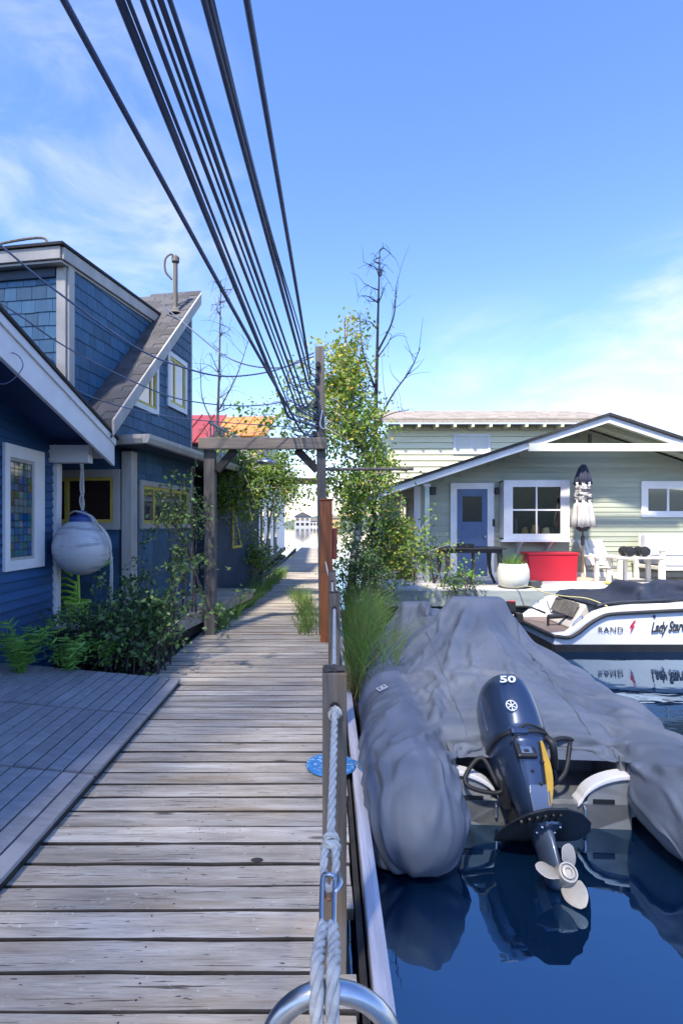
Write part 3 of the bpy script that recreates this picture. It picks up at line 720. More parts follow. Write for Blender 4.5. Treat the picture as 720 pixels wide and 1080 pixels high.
def metal_roof(par, m, xa, xb, ya, za, yb, zc, w_=.34):
    n = int((xb-xa)/w_); sl = math.atan2(zc-za, yb-ya); L = math.hypot(yb-ya, zc-za)
    me = MB(); me.box((0, 0, -.03), (w_-.004, L, 0)); me.box((w_-.03, 0, 0.0005), (w_-.004, L, .035)); me = me.mesh('roof_panel', m)
    for k in range(n): inst('roof_panel', me, par, Vector((xa+k*w_, ya, za))-par.location, (sl, 0, 0))
metal_roof(he, ORANGE, -3.75, -1.35, 14.2, 3.86, 17.4, 5.0)
MB().prism([(14.7, 3.68), (33, 3.68), (33, 4.5), (17.4, 4.95)], 'x', -6, -1.9).build('roof_body', FW3, he)
hr_ = thing('red_roofed_house', 'house with a dull red metal roof behind the blue shingled house', 'house', (-6, 13, 0))
B('wall', FW3, hr_, (-7.6, 13.2, -.15), (-2.75, 14.3, 3.4), 0)
metal_roof(hr_, REDR, -7.7, -2.55, 12.7, 3.45, 15.2, 4.6)
MB().prism([(13.0, 3.38), (14.3, 3.38), (14.3, 4.1)], 'x', -7.6, -2.75).build('gable', FW3, hr_)

# ------------------------------------------------------------------ house C: sage green cottage with porch
WY = 12.2
hc = thing('green_cottage', 'sage green lap-sided cottage with white trim, blue door and porch', 'house', (6, WY, .3))
def cutC(z, z2):
    # boards stop at the slope of the gable; openings are covered by proud frames
    zt = z2
    x0, x1 = 2.2, 9.86
    if zt > 2.36: d_ = (zt-2.36)/.328; x0 = 2.2+d_; x1 = 9.86-d_
    return [(x0, x1)] if x1 > x0 else []
lap_boards(hc, GREENC, 'x', 2.2, 9.86, WY, .33, 3.75, .112, cut=cutC)
MB().prism([(2.2, -.1), (9.86, -.1), (9.86, 2.4), (6.03, 3.68), (2.2, 2.4)], 'y', WY+.001, WY+.2).build('wall', GREENC, hc)
lap_boards(hc, GREENC, 'y', WY+.2, 19, 2.2, .33, 2.4, .112, sgn=-1)
B('side_wall', GREENC, hc, (2.2+.001, WY+.2, -.1), (9.8, 19, 2.3), 0)
B('corner_board', WHITE, hc, (2.16, WY-.035, .3), (2.31, WY-.02, 2.36)); B('baseboard', WHITE, hc, (2.31, WY-.034, .3), (9.86, WY-.0205, .42))
# roof: rake boards, roof slabs, soffit boards, collar beam
zc_ = lambda x: 3.64-abs(x-6.03)*.328
for sgn in (-1, 1):
    xe = 6.03+sgn*4.68
    MB().prism([(6.03, zc_(6.03)-.02), (xe, zc_(xe)-.02), (xe, zc_(xe)+.12), (6.03, zc_(6.03)+.12)], 'y', 11.16, 11.2).build('rake_board', WHITE, hc, bevel=.004)
    MB().prism([(6.03, zc_(6.03)+.121), (xe+sgn*.06, zc_(xe+sgn*.06)+.121), (xe+sgn*.06, zc_(xe+sgn*.06)+.18), (6.03, zc_(6.03)+.18)], 'y', 11.1, 19).build('roof', BLACKR, hc)
    nb = 30
    sb = MB(); L = 4.68/math.cos(math.atan(.328))/nb
    me = MB().box((0, 0, 0), (L-.008, 8.0, .02)).mesh('soffit_board', mat('soffit boards', (.52, .56, .42), (.44, .48, .36), (2, 2, 2), rand=.08))
    for k in range(nb):
        x = 6.03+sgn*4.68*(k+(0 if sgn > 0 else 1))/nb
        inst('soffit_board', me, hc, Vector((x, 11.2, zc_(x)+.09))-hc.location, (0, sgn*math.atan(.328), 0))
B('collar_beam', mat('cream beam', (.72, .72, .60), (.66, .66, .55), (2, 2, 2)), hc, (4.36, 11.12, 3.02), (7.7, 11.19, 3.18), .006)
for yy in (11.6,):
    for sgn in (-1, 1):
        MB().prism([(6.03+sgn*.05, zc_(6.05)-.03), (6.03+sgn*4.4, zc_(6.03+4.4)-.03), (6.03+sgn*4.4, zc_(6.03+4.4)+.07), (6.03+sgn*.05, zc_(6.05)+.07)], 'y', yy, yy+.09).build('rafter', GREENC, hc)
B('king_post', POST, hc, (6.0, 11.9, 3.18), (6.06, 11.96, 3.5))
B('eave_fascia', WHITE, hc, (1.36, 11.2, 2.08), (1.39, 19, 2.2))
B('porch_post', mat('pale green post', (.50, .60, .52), (.45, .55, .47), (3, 3, 3)), hc, (2.245, 11.36, .3), (2.345, 11.46, 2.42), .005)
B('post_cap', WHITE, hc, (2.22, 11.34, 2.30), (2.37, 11.48, 2.36))
B('vent', BLACKM, hc, (2.52, WY-.06, 2.17), (2.66, WY-.02, 2.35), .01)
B('wall_lamp', BLACKM, hc, (3.98, WY-.14, 2.19), (4.06, WY-.02, 2.33), .02); B('letter_box', BLACKM, hc, (3.93, WY-.07, 1.45), (3.99, WY-.02, 1.62), .01)
# door
dx0, dx1, dz0, dz1 = 3.13, 3.82, .32, 2.30
fr = MB(); ringy(fr, (dx0-.15, dz0, dx1+.15, dz1+.14), (dx0, dz0-.02, dx1, dz1), WY-.06, WY-.021)
door = B('door', DOORB, hc, (dx0, WY-.045, dz0), (dx1, WY-.022, dz1), 0)
dpn = MB(); ringy(dpn, (dx0, dz0, dx1, dz1), (dx0+.12, 1.52, dx1-.12, dz1-.16), WY-.055, WY-.046)
for (a, c) in ((1.40, 1.44), (1.0, 1.06), (.62, .68)): pass
sub(dpn.build('stile', DOORB, hc, bevel=.003), door)
for (a, c) in ((1.30, 1.48), (.98, 1.24), (.66, .92), (.40, .60)):
    q = MB(); ringy(q, (dx0+.12, a, dx1-.12, c), (dx0+.15, a+.03, dx1-.15, c-.03), WY-.0545, WY-.046); sub(q.build('panel', DOORB, hc, bevel=.003), door)
sub(MB().box((dx0+.13, WY-.053, 1.56), (dx1-.13, WY-.047, dz1-.17)).build('pane', DKGLASS, hc), door)
sub(MB().lathe([(.012, 0), (.028, .03), (.022, .055)], (dx1-.07, WY-.056, 1.22), 10, Matrix.Rotation(R(90), 3, 'X')).build('handle', METAL, hc), door)
fr.build('door_frame', WHITE, hc, bevel=.004)
# boxed-out window with two by two panes
bx0, bx1, bz0, bz1 = 4.10, 5.56, 1.16, 2.48; by = WY-.30
bw = MB(); ringy(bw, (bx0, bz0, bx1, bz1), (bx0+.20, bz0+.13, bx1-.20, bz1-.15), by-.02, by+.02)
bw.box((bx0, by+.02, bz0), (bx0+.04, WY-.02, bz1)); bw.box((bx1-.04, by+.02, bz0), (bx1, WY-.02, bz1)); bw.box((bx0, by+.021, bz1-.04), (bx1, WY-.02, bz1-.001)); bw.box((bx0, by+.021, bz0), (bx1, WY-.02, bz0+.04))
bwo = bw.build('bay_window', WHITE, hc, bevel=.004)
CLEAR = bpy.data.materials.new('clear window glass'); CLEAR.use_nodes = True; t_ = CLEAR.node_tree; gl_ = t_.nodes.new('ShaderNodeBsdfGlossy'); gl_.inputs['Roughness'].default_value = .02
tr2 = t_.nodes.new('ShaderNodeBsdfTransparent'); tr2.inputs['Color'].default_value = (.75, .78, .78, 1); mxs = t_.nodes.new('ShaderNodeMixShader'); mxs.inputs[0].default_value = .14
t_.links.new(tr2.outputs[0], mxs.inputs[1]); t_.links.new(gl_.outputs[0], mxs.inputs[2]); t_.links.new(mxs.outputs[0], t_.nodes['Material Output'].inputs[0])
sub(MB().box((bx0+.05, WY-.06, bz0+.05), (bx1-.05, WY-.045, bz1-.05)).build('inner_panel', mat('dim room', (.05, .05, .042), (.02, .022, .022), (3, 3, 3), lo=.4, hi=.6), hc), bwo)
for k, (xx, ww, hh, m_) in enumerate(((4.62, .16, .16, mat('amber lampshade', (.62, .40, .12), (.52, .34, .1), (5, 5, 5))), (4.86, .20, .22, mat('amber lampshade', (.6, .4, .12))), (5.10, .18, .15, mat('cream paper', (.62, .55, .38), (.5, .45, .3), (6, 6, 6))), (4.42, .06, .34, mat('grey frame', (.2, .2, .2))))):
    sub(MB().prism([(xx-ww/2, bz0+.06), (xx+ww/2, bz0+.06), (xx+ww*.2, bz0+.12+hh), (xx-ww*.3, bz0+.10+hh)], 'y', WY-.2, WY-.12).build('sill_object', m_, hc), bwo)
ms = MB(); mx_, mz_ = (bx0+bx1)/2, (bz0+bz1)/2
for q in (1,): ms.box((mx_-.018, by-.008, bz0+.13), (mx_+.018, by+.015, bz1-.15)); ms.box((bx0+.20, by-.0075, mz_-.018), (bx1-.20, by+.0145, mz_+.018))
sub(ms.build('muntin', WHITE, hc), bwo)
for a, c in ((bx0+.2, mx_-.018), (mx_+.018, bx1-.2)):
    for e, f_ in ((bz0+.13, mz_-.018), (mz_+.018, bz1-.15)): sub(MB().box((a, by+.003, e), (c, by+.008, f_)).build('pane', CLEAR, hc), bwo)
sub(B('sill', WHITE, hc, (bx0-.08, by-.09, bz0-.05), (bx1+.08, by+.1, bz0-.002), .004), bwo)
for xx in (bx0+.38, bx1-.42):
    q = MB(); q.prism([(by-.05, bz0-.051), (WY-.02, bz0-.051), (WY-.02, bz0-.3)], 'x', xx, xx+.05); sub(q.build('bracket', WHITE, hc), bwo)
# small window right
sx0, sx1, sz0, sz1 = 7.31, 8.80, 1.66, 2.48
sw = MB(); ringy(sw, (sx0, sz0, sx1, sz1), (sx0+.15, sz0+.14, sx1-.15, sz1-.17), WY-.06, WY-.018); swo = sw.build('window', WHITE, hc, bevel=.004)
sub(MB().box((sx0+.58, WY-.05, sz0+.14), (sx0+.63, WY-.03, sz1-.17)).build('muntin', WHITE, hc), swo)
sub(MB().box((sx0+.15, WY-.036, sz0+.14), (sx0+.58, WY-.028, sz1-.17)).build('pane', SKYG, hc), swo); sub(MB().box((sx0+.63, WY-.036, sz0+.14), (sx1-.15, WY-.028, sz1-.17)).build('pane', SKYG, hc), swo)
# side window in the shaded left wall
q = MB()
for a, c in (((2.15, 13.2, 1.45), (2.179, 13.27, 2.1)), ((2.15, 14.3, 1.45), (2.179, 14.37, 2.1)), ((2.15, 13.27, 1.45), (2.179, 14.3, 1.52)), ((2.15, 13.27, 2.03), (2.179, 14.3, 2.1)), ((2.15, 13.75, 1.52), (2.178, 13.80, 2.03))): q.box(a, c)
qo = q.build('window', WHITE, hc); sub(MB().box((2.16, 13.27, 1.52), (2.176, 14.3, 2.03)).build('pane', DKGLASS, hc), qo)

# porch deck
pd = thing('porch_deck', None, None, kind='structure')
pbm = MB().box((0, 0, -.03), (8.9, .133, 0)).mesh('porch_plank', mat('porch planks', (.60, .57, .56), (.48, .46, .45), (2, 20, 8), rough=.75, bump=.2, rand=.1))
for k in range(17): inst('porch_plank', pbm, pd, (1.2, 9.83+k*.14, .3+rnd.uniform(-.002, .002)))
B('rim', mat('grey rim board', (.28, .32, .31), (.22, .25, .25), (2, 8, 8)), pd, (1.2, 9.79, .0), (10.1, 9.825, .285))
B('float_base', DARKW, pd, (1.25, 9.9, WATER-.1), (10.1, 12.2, .26), 0)

# ------------------------------------------------------------------ house D: cream two-storey house behind
hd = thing('cream_house', 'pale cream two-storey house with tan shingle roof behind the green cottage', 'house', (5.3, 17, 0))
lap_boards(hd, CREAM, 'x', 2.2, 9.4, 17, .3, 4.55, .19, thick=.045)
B('wall', CREAM, hd, (2.2, 17.001, -.1), (9.4, 20, 4.55), 0)
B('corner_board', CREAM, hd, (2.15, 16.935, 0), (2.29, 16.95, 4.5)); 
RD = MB().prism([(16.45, 4.62), (20.3, 5.66), (20.3, 5.76), (16.45, 4.72)], 'x', 1.98, 9.7).build('roof', ROOFT, hd)
rsm = MB().box((0, 0, 0), (.31, .36, .02)).mesh('roof_shingle', ROOFT)
for r_ in range(12):
    for k in range(24):
        xx = 1.98+k*.318+(.16 if r_ % 2 else 0)
        yy = 16.45+r_*.32; inst('roof_shingle', rsm, RD, Vector((xx, yy, 4.725+(yy-16.45)*.27))-hd.location, (math.atan(.27)+.03, 0, 0))
MB().prism([(16.4, 4.5), (20.3, 5.56), (20.3, 5.7), (16.4, 4.64)], 'x', 1.90, 1.96).build('barge_board', BLACKR, hd)
for k in range(14): MB().box((2.5+k*.55, 16.46, 4.5), (2.58+k*.55, 16.99, 4.60)).build('rafter_tail', CREAM, hd)
q = MB(); ringy(q, (4.25, 3.72, 5.42, 4.36), (4.33, 3.80, 5.34, 4.28), 16.93, 16.975); q.box((4.81, 16.94, 3.8), (4.86, 16.972, 4.28)); qo = q.build('window', WHITE, hd)
for a, c in ((4.33, 4.81), (4.86, 5.34)): sub(MB().box((a, 16.95, 3.8), (c, 16.965, 4.28)).build('pane', mat('blind', (.72, .72, .64), (.66, .66, .6), (1, 1, 9), rough=.4), hd), qo)
# ------------------------------------------------------------------ timber arch with the utility pole
GY = 7.37
ga = thing('utility_arch', 'grey timber arch spanning the walkway, its right upright a tall utility pole', 'arch', (-.75, GY, 0))
MB().bar((-1.485, GY, -.6), (-1.49, GY, 2.515), .15, .15, up=(0, 1, 0)).build('post', POST, ga, bevel=.008)
MB().bar((.075, GY, -.6), (.012, GY, 3.93), .125, .15, up=(0, 1, 0)).build('pole', POST, ga, bevel=.008)
MB().box((-1.62, GY-.16, 2.517), (.115, GY-.078, 2.67)).build('beam', mat('brown grey beam', (.27, .225, .18), (.16, .13, .11), (1.5, 24, 24), rough=.85, bump=.5), ga, bevel=.006)
for x0, x1 in ((-1.40, -1.14), (-.02, -.30)): MB().bar((x0, GY, 2.24), (x1, GY, 2.53), .10, .12, up=(0, 1, 0)).build('brace', DARKW, ga, bevel=.004)
MB().tube([(.09, GY+.02, 2.26), (1.32, GY+.1, 2.27)], .022, 8).build('crossarm', POST, ga)
MB().box((-1.4, GY+3.0, 2.28), (.25, GY+3.1, 2.40)).build('rear_beam', DARKW, ga)
lm = MB().lathe([(.0, .06), (.03, .06), (.14, .01), (.15, -.02), (.12, -.03)], (-.76, 7.9, 2.42), 16); lm.tube([(-.76, 7.9, 2.47), (-.7, GY, 2.52)], .008, 6); lm.build('lamp', METAL, ga, smooth=True)
for k, z in enumerate((2.72, 2.95, 3.12, 3.3, 3.5, 3.66)):
    MB().lathe([(.012, -.05), (.03, -.03), (.03, .03), (.012, .05)], (-.06+.01*k, GY-.10, z), 8).build('insulator', BLACKM, ga)
MB().tube(curve([(.05, GY-.085, 3.05), (.02, GY-.11, 2.85), (.08, GY-.1, 2.8), (.09, GY-.09, 2.95)], 5), .008, 5).build('wire_loop', WHITE, ga)
rp = thing('brown_post', 'red-brown stained square post standing in front of the utility pole', 'post', (.115, 6.9, 0))
MB().box((.02, 6.82, -.5), (.175, 6.97, 1.80)).build('shaft', RUST, rp, bevel=.008)
MB().box((.01, 6.81, 1.803), (.185, 6.98, 1.83)).build('cap', RUST, rp, bevel=.006)
MB().box((.178, 6.86, 1.05), (.235, 6.95, 1.45)).build('meter_box', mat('dull red paint', (.22, .05, .04), (.17, .04, .035), (5, 5, 5)), rp, bevel=.006)

# ------------------------------------------------------------------ railing posts
posts = [((.053, 1.825), 1.005, 'nearest weathered railing post, knotted white rope through its top hole'),
         ((.114, 3.91), 1.0, 'second railing post from the camera, split grey timber'),
         ((.142, 5.69), 1.0, 'farthest low railing post, just before the red-brown post')]
for (x, y), zt, lb in posts:
    t_ = thing('railing_post', lb, 'post', (x, y, 0), group='low railing posts along the walkway edge')
    mb = MB(); q = random.Random(int(y*10)); secs = []
    for k in range(9):
        z = -.3+(zt+.3)*k/8; e = [q.uniform(-.0015, .0015) for _ in range(4)]
        secs.append([(x-.040+e[0], y-.045, z), (x+.040+e[1], y-.045, z), (x+.040+e[2], y+.045, z), (x-.040+e[3], y+.045, z)])
    mb.loft(secs); mb.build('shaft', POSTB, t_, bevel=.005)
    top = MB(); nn = 6; vs = []
    for a in range(nn+1):
        for c in range(nn+1): vs.append((x-.037+.074*a/nn, y-.042+.084*c/nn, zt+.002+q.uniform(-.0, .008)))
    top.add(vs, [(a*(nn+1)+c, a*(nn+1)+c+1, (a+1)*(nn+1)+c+1, (a+1)*(nn+1)+c) for a in range(nn) for c in range(nn)])
    top.build('end_grain', mat('rotten end grain', (.10, .085, .07), (.04, .035, .03), (60, 60, 60), rough=.95, bump=.8), t_)
    MB().lathe([(.010, 0), (.016, .002), (.016, .006)], (x, y-.046, .895), 12, Matrix.Rotation(R(90), 3, 'X')).build('rope_hole', BLACKM, t_)

# ------------------------------------------------------------------ rope handrail with its hook, and the tube hoop it is tied to
rh = thing('rope_rail', 'white laid rope handrail running through the railing posts to the metal hoop', 'rope', (.05, 1.8, .88))
A = Vector((.053, 1.76, .888)); H = Vector((.012, .86, .775)); lin = lambda t: A.lerp(H, t)+Vector((0, 0, -.012*math.sin(math.pi*min(1, t))))
MB().rope([lin(k/20) for k in range(-1, 14)], .0105, n=6).build('near_rope', ROPE, rh, smooth=True)
fr_ = MB()
for a, c in (((.053, 1.87, .888), (.114, 3.86, .885)), ((.114, 3.96, .885), (.142, 5.64, .885)), ((.142, 5.74, .885), (.09, 6.83, 1.02))):
    a, c = Vector(a), Vector(c); fr_.rope([a.lerp(c, k/12)+Vector((0, 0, -.05*math.sin(math.pi*k/12))) for k in range(13)], .011, pitch=.1, n=5, step=.02)
fr_.build('far_rope', ROPE, rh, smooth=True)
def knot(c, d, r, size, nm, seed):
    """a tied knot: a few turns of rope round the axis d"""
    q = random.Random(seed); d = Vector(d).normalized(); u = d.orthogonal().normalized(); w_ = d.cross(u); pts = []
    for k in range(41):
        a = k/40*2*math.pi*3.2; pts.append(Vector(c)+d*(size*1.1*math.sin(k/40*math.pi*3)*.6)+(u*math.cos(a)+w_*math.sin(a))*size*(.75+.25*math.sin(k*.7)))
    return MB().rope(pts, r, pitch=.06, n=5, step=.006).build(nm, ROPE, rh, smooth=True)
knot((.053, 1.765, .876), (0, 1, .1), .0085, .017, 'stopper_knot', 3)
knot(lin(.66), H-A, .0085, .016, 'splice_knot', 5)
d = (H-A).normalized(); sd = d.cross(Vector((0, 0, 1))).normalized(); up = sd.cross(d)
# eye splice: two strands side by side, thimble, snap hook, then doubled rope over the hoop
e0, e1 = lin(.64), lin(.785)
MB().rope(curve([e0-sd*.004, e0.lerp(e1, .4)-sd*.012, e1-sd*.010, e1+d*.012, e1+sd*.010, e0.lerp(e1, .4)+sd*.012, e0+sd*.004], 6), .0088, pitch=.06, n=6, step=.008).build('eye_splice', ROPE, rh, smooth=True)
COPPER = mat('worn copper thimble', (.50, .24, .15), (.36, .17, .10), (30, 30, 30), rough=.5, metal=.6)
c0 = lin(.775); MB().tube(curve([c0-sd*.018-d*.02, c0-sd*.013+d*.02, c0+d*.045, c0+sd*.012+d*.02, c0+sd*.012-d*.02], 6), .004, 6).build('thimble', COPPER, rh, smooth=True)
h0, h1 = lin(.775), lin(.90)
MB().tube(curve([h0-sd*.012+up*.01, h0+up*.014, h0+sd*.012+up*.01, h0.lerp(h1, .5)+sd*.013+up*.012, h1+sd*.010+up*.008, h1+d*.012+up*.006, h1-sd*.010+up*.008, h0.lerp(h1, .55)-sd*.011+up*.012, h0-sd*.012+up*.01], 8), .0048, 8).build('snap_hook', METAL, rh, smooth=True)
MB().tube([h0-sd*.020+up*.008-d*.012, h0-sd*.022+up*.012+d*.02, h0-sd*.012+up*.014+d*.045], [.005, .006, .004], 8).build('hook_gate', METAL, rh, smooth=True)
g0 = lin(.895); g1 = Vector((.010, .842, .792)); g2 = Vector((.008, .805, .70)); g3 = Vector((.004, .80, .60))
for s_, nm in ((-1, 'hoop_lashing'), (1, 'hoop_lashing')):
    o_ = sd*(.0125*s_)
    MB().rope(curve([g0+o_*.6+up*.004, g0.lerp(g1, .5)+o_, g1+o_, g2+o_*.9, g3+o_*.8], 8), .0118, pitch=.07, n=6, step=.008).build(nm, ROPE, rh, smooth=True)
hp = thing('handrail_hoop', 'curved galvanised tube hoop in the near foreground with rope tied over it', 'hoop', (.02, .86, 0))
arc = [(.021-.103*math.cos(math.pi*k/20), .86, .648+.103*math.sin(math.pi*k/20)) for k in range(21)]
MB().tube([(-.082, .86, -.02)]+[(-.082, .86, z/10*.62) for z in range(1, 10)]+arc+[(.124, .86, (10-z)/10*.62) for z in range(1, 10)]+[(.124, .86, -.02)], .0165, 16).build('tube', METAL, hp, smooth=True)
for x in (-.082, .124): MB().lathe([(.05, .0), (.05, .01), (.022, .014), (.018, .04)], (x, .86, .002), 14).build('flange', METAL, hp, auto=40)

# ------------------------------------------------------------------ blue disc and its cord
BLUEP = mat('blue plastic', (.05, .24, .55), (.04, .19, .46), (6, 6, 6), rough=.45, c3=(.35, .5, .68), s3=(40, 40, 40), lo3=.56, hi3=.6)
bd = thing('blue_disc', 'flat round blue plastic disc lying on the planks behind the nearest post', 'disc', (.075, 3.31, .004))
MB().lathe([(.0, .0), (.148, .0), (.155, .008), (.150, .018), (.12, .021), (.117, .017), (0, .017)], (.075, 3.31, .004), 28).build('plate', BLUEP, bd, auto=50)
MB().rope(curve([(.20, 3.36, .02), (.245, 3.3, .03), (.262, 3.2, -.02), (.268, 3.1, -.12)], 6), .006, pitch=.04, n=4, step=.01).build('cord', BLUEP, bd)

# ------------------------------------------------------------------ overhead cables
CABLE = mat('dark blue grey cable', (.10, .135, .23), (.065, .09, .16), (5, 5, 5), rough=.55)
def cable(x_top, end, r, label, zt=3.42, sag=.10, kink=None):
    e = Vector(end); yt = (zt-EYE)*F/VY; T = Vector(((x_top-VX)*yt/F, yt, zt)); back = T+(T-e)*1.9+Vector((0, 0, .2))
    pts = []
    for k in range(25):
        t_ = k/24; p = e.lerp(back, t_)
        p += (T-e.lerp(back, (T-e).length/(back-e).length))*math.sin(math.pi*min(1, t_*.5/.345))*.0
        p.z -= sag*math.sin(math.pi*min(1., t_/.55))*.5
        if kink: p += Vector((kink*math.sin(t_*16), 0, kink*.5*math.sin(t_*23)))
        pts.append(p)
    # tail: bends to the pole
    tail = [Vector((.0, GY-.09, e.z-.12)), Vector((e.x*.45, GY-.13, e.z-.07))]
    mb = MB().tube(curve(tail+pts, 4), r*1.18, 8); o = mb.build('overhead_cable', CABLE, None, smooth=True)
    return tag(o, label, 'cable', 'overhead cables converging on the utility pole')
cable(64, P(318, 455, 7.2), .0125, 'leftmost overhead cable, standing well apart from the bundle')
cable(124, P(305, 440, 7.2), .0155, 'thickest overhead cable at the left side of the middle bundle')
cable(133, P(308, 436, 7.2), .0075, 'thin overhead cable hugging the thickest cable on its right')
cable(149, P(314, 432, 7.2), .010, 'overhead cable, third of the middle bundle counted from the left', kink=.004)
cable(158, P(317, 430, 7.2), .0065, 'slim overhead cable inside the middle bundle, fourth from the left')
cable(167, P(320, 428, 7.2), .011, 'overhead cable, fifth of the middle bundle counted from the left')
cable(177, P(323, 424, 7.2), .009, 'rightmost overhead cable of the middle bundle')
cable(214, P(325, 408, 7.25), .0125, 'left cable of the twisted overhead pair right of the middle bundle')
cable(221, P(327, 404, 7.25), .0085, 'right cable of the twisted overhead pair', kink=.008)
cable(227, P(328, 402, 7.25), .005, 'thin lashing wire wound along the twisted overhead pair', kink=.022)
cable(254, P(327, 392, 7.25), .0125, 'rightmost overhead cable, alone and nearest the utility pole top', sag=-.12)
def wire(px, label, r=.008):
    pts = [P(*p) for p in px]; o = MB().tube(curve(pts, 8), r, 6).build('service_wire', CABLE, None, smooth=True)
    return tag(o, label, 'wire', 'service wires strung between houses and pole')
wire([(-40, 228, 5.2), (0, 258, 5.3), (57, 305, 5.6), (143, 366, 6.2), (195, 388, 6.6), (240, 397, 6.9), (292, 390, 7.2), (331, 372, 7.3)], 'long service wire from the top left corner down to the pole', .011)
wire([(172, 322, 8.3), (199, 345, 8.1), (244, 379, 7.7), (292, 388, 7.4), (331, 376, 7.3)], 'service wire from the roof mast to the pole', .010)
wire([(-30, 300, 5.2), (20, 332, 5.4), (70, 366, 5.8), (140, 402, 6.2), (195, 422, 6.6), (266, 428, 7.0), (330, 418, 7.3)], 'lower service wire crossing the blue gable', .008)
wire([(-30, 350, 5.0), (0, 362, 5.0), (22, 375, 5.1), (50, 390, 5.3), (100, 420, 5.8), (190, 441, 6.5), (330, 452, 7.3)], 'lowest service wire leaving the white fascia', .007)
wire([(-20, 395, 4.1), (5, 405, 4.15), (24, 388, 4.2), (18, 374, 4.25), (0, 372, 4.3), (-10, 390, 4.2)], 'loop of white wire hanging on the near fascia', .004)
# tangle at the pole
tg = MB(); q = random.Random(4)
for k in range(8):
    z0 = 2.75+k*.12; tg.tube(curve([(-.03, GY-.11, z0), (-.16-q.random()*.2, GY-.14, z0+q.uniform(-.2, .2)), (-.25-q.random()*.2, GY-.12, z0-.15), (-.05, GY-.12, z0-.3)], 6), .008, 5)
tag(tg.build('cable_tangle', CABLE, None, smooth=True), 'tangle of looped slack cable beside the utility pole', 'cable')

# ------------------------------------------------------------------ buoy
BC = Vector((-2.70, 6.12, 1.24))
by_ = thing('mooring_buoy', 'large scuffed white round buoy with blue collar hanging from the white bracket', 'buoy', BC)
prof = []
for k in range(25):
    a = -math.pi/2+math.pi*k/24*.87; prof.append((.318*math.cos(a)*(1 if a < 0 else 1-.05*math.sin(a)), .318*math.sin(a)*(1 if a < 0 else 1.02)))
prof = [(max(.002, r_), z) for r_, z in prof]; rt, ztp = prof[-1]
BUOYW = mat('scuffed white vinyl', (.60, .61, .63), (.50, .51, .54), (4, 4, 4), rough=.5, bump=.15, c3=(.24, .25, .27), s3=(3, 3, 18), lo3=.54, hi3=.72)
MB().lathe(prof, BC, 36).build('float', BUOYW, by_, smooth=True)
MB().lathe([(rt+.012, ztp-.015), (rt+.018, ztp+.0), (rt+.012, ztp+.04), (rt-.03, ztp+.06), (.06, ztp+.065), (.05, ztp+.11), (.02, ztp+.12)], BC, 28).build('collar', mat('blue vinyl', (.03, .08, .30), (.025, .06, .24), (5, 5, 5), rough=.5), by_, auto=50)
rb = MB(); tp = BC+Vector((0, 0, ztp+.09))
for k in range(4): rb.rope(curve([(BC.x+.01*k-.02, 6.12, 2.21), tp+Vector((.02*math.cos(k*2), .02*math.sin(k*2), .28)), tp+Vector((.025*math.cos(k*2+2), .025*math.sin(k*2+2), .14)), tp+Vector((.01, 0, 0))], 6), .009, pitch=.06, n=4, step=.02)
rb.build('hanging_rope', ROPE, by_, smooth=True)
rb = MB()
for k in range(3): rb.rope(curve([tp+Vector((-.12, -.05, -.01)), tp+Vector((-.02, -.10-.01*k, .02)), tp+Vector((.12+.01*k, -.09, -.03)), tp+Vector((.20+.015*k, -.13, -.12)), BC+Vector((.325, -.10-.01*k, .12)), BC+Vector((.355+.008*k, -.08, -.12)), BC+Vector((.35+.012*k, -.08, -.55-.06*k))], 8), .010, pitch=.06, n=4, step=.02)
rb.build('tail_rope', ROPE, by_, smooth=True)

# ------------------------------------------------------------------ hose, bucket, step
LIME = mat('lime green plastic', (.36, .66, .09), (.30, .56, .08), (4, 4, 4), rough=.4)
hs_ = MB(); q = random.Random(8)
loops = []
for k in range(5):
    cx, cz, rx, rz = -3.16+.02*k, .74-.06*k, .16+.02*q.random(), .17-.015*k
    loops += [(cx+rx*math.cos(a), 6.62-.02*k+q.uniform(-.01, .01), cz+rz*math.sin(a)) for a in [2*math.pi*j/10+.8 for j in range(10)]]
loops += [(-2.95, 6.55, 1.2), (-2.9, 6.5, 1.0), (-2.75, 6.5, .95), (-2.58, 6.52, 1.02), (-2.52, 6.55, 1.10)]
tag(hs_.tube(curve(loops, 4), .016, 7).build('garden_hose', LIME, None, smooth=True, loc=(-3.1, 6.6, .3)), 'lime green garden hose coiled below the buoy', 'hose')
bk = thing('bucket', 'lime green plastic tub standing behind the shrub below the buoy', 'tub', (-2.92, 6.5, .34))
MB().lathe([(.11, 0), (.14, .2), (.155, .21), (.155, .235), (.135, .235), (.10, .02)], (-2.92, 6.5, .34), 20).build('body', LIME, bk, auto=50)
MB().tube(curve([(-3.07, 6.5, .55), (-3.0, 6.42, .5), (-2.9, 6.36, .47), (-2.8, 6.42, .5), (-2.77, 6.5, .55)], 5), .006, 5).build('handle', BLACKM, bk)
fs_ = thing('wooden_step', 'weathered grey wooden step in front of the blue shingled house', 'step', (-3.0, 6.3, .0))
sb_ = MB().box((0, 0, -.03), (1.3, .13, 0)).mesh('board', MATS['plank'])
for k in range(6): inst('board', sb_, fs_, (-.75, -.2+k*.137, .33))
MB().box((-3.7, 6.12, -.3), (-2.47, 6.85, .295)).build('base', DARKW, fs_)
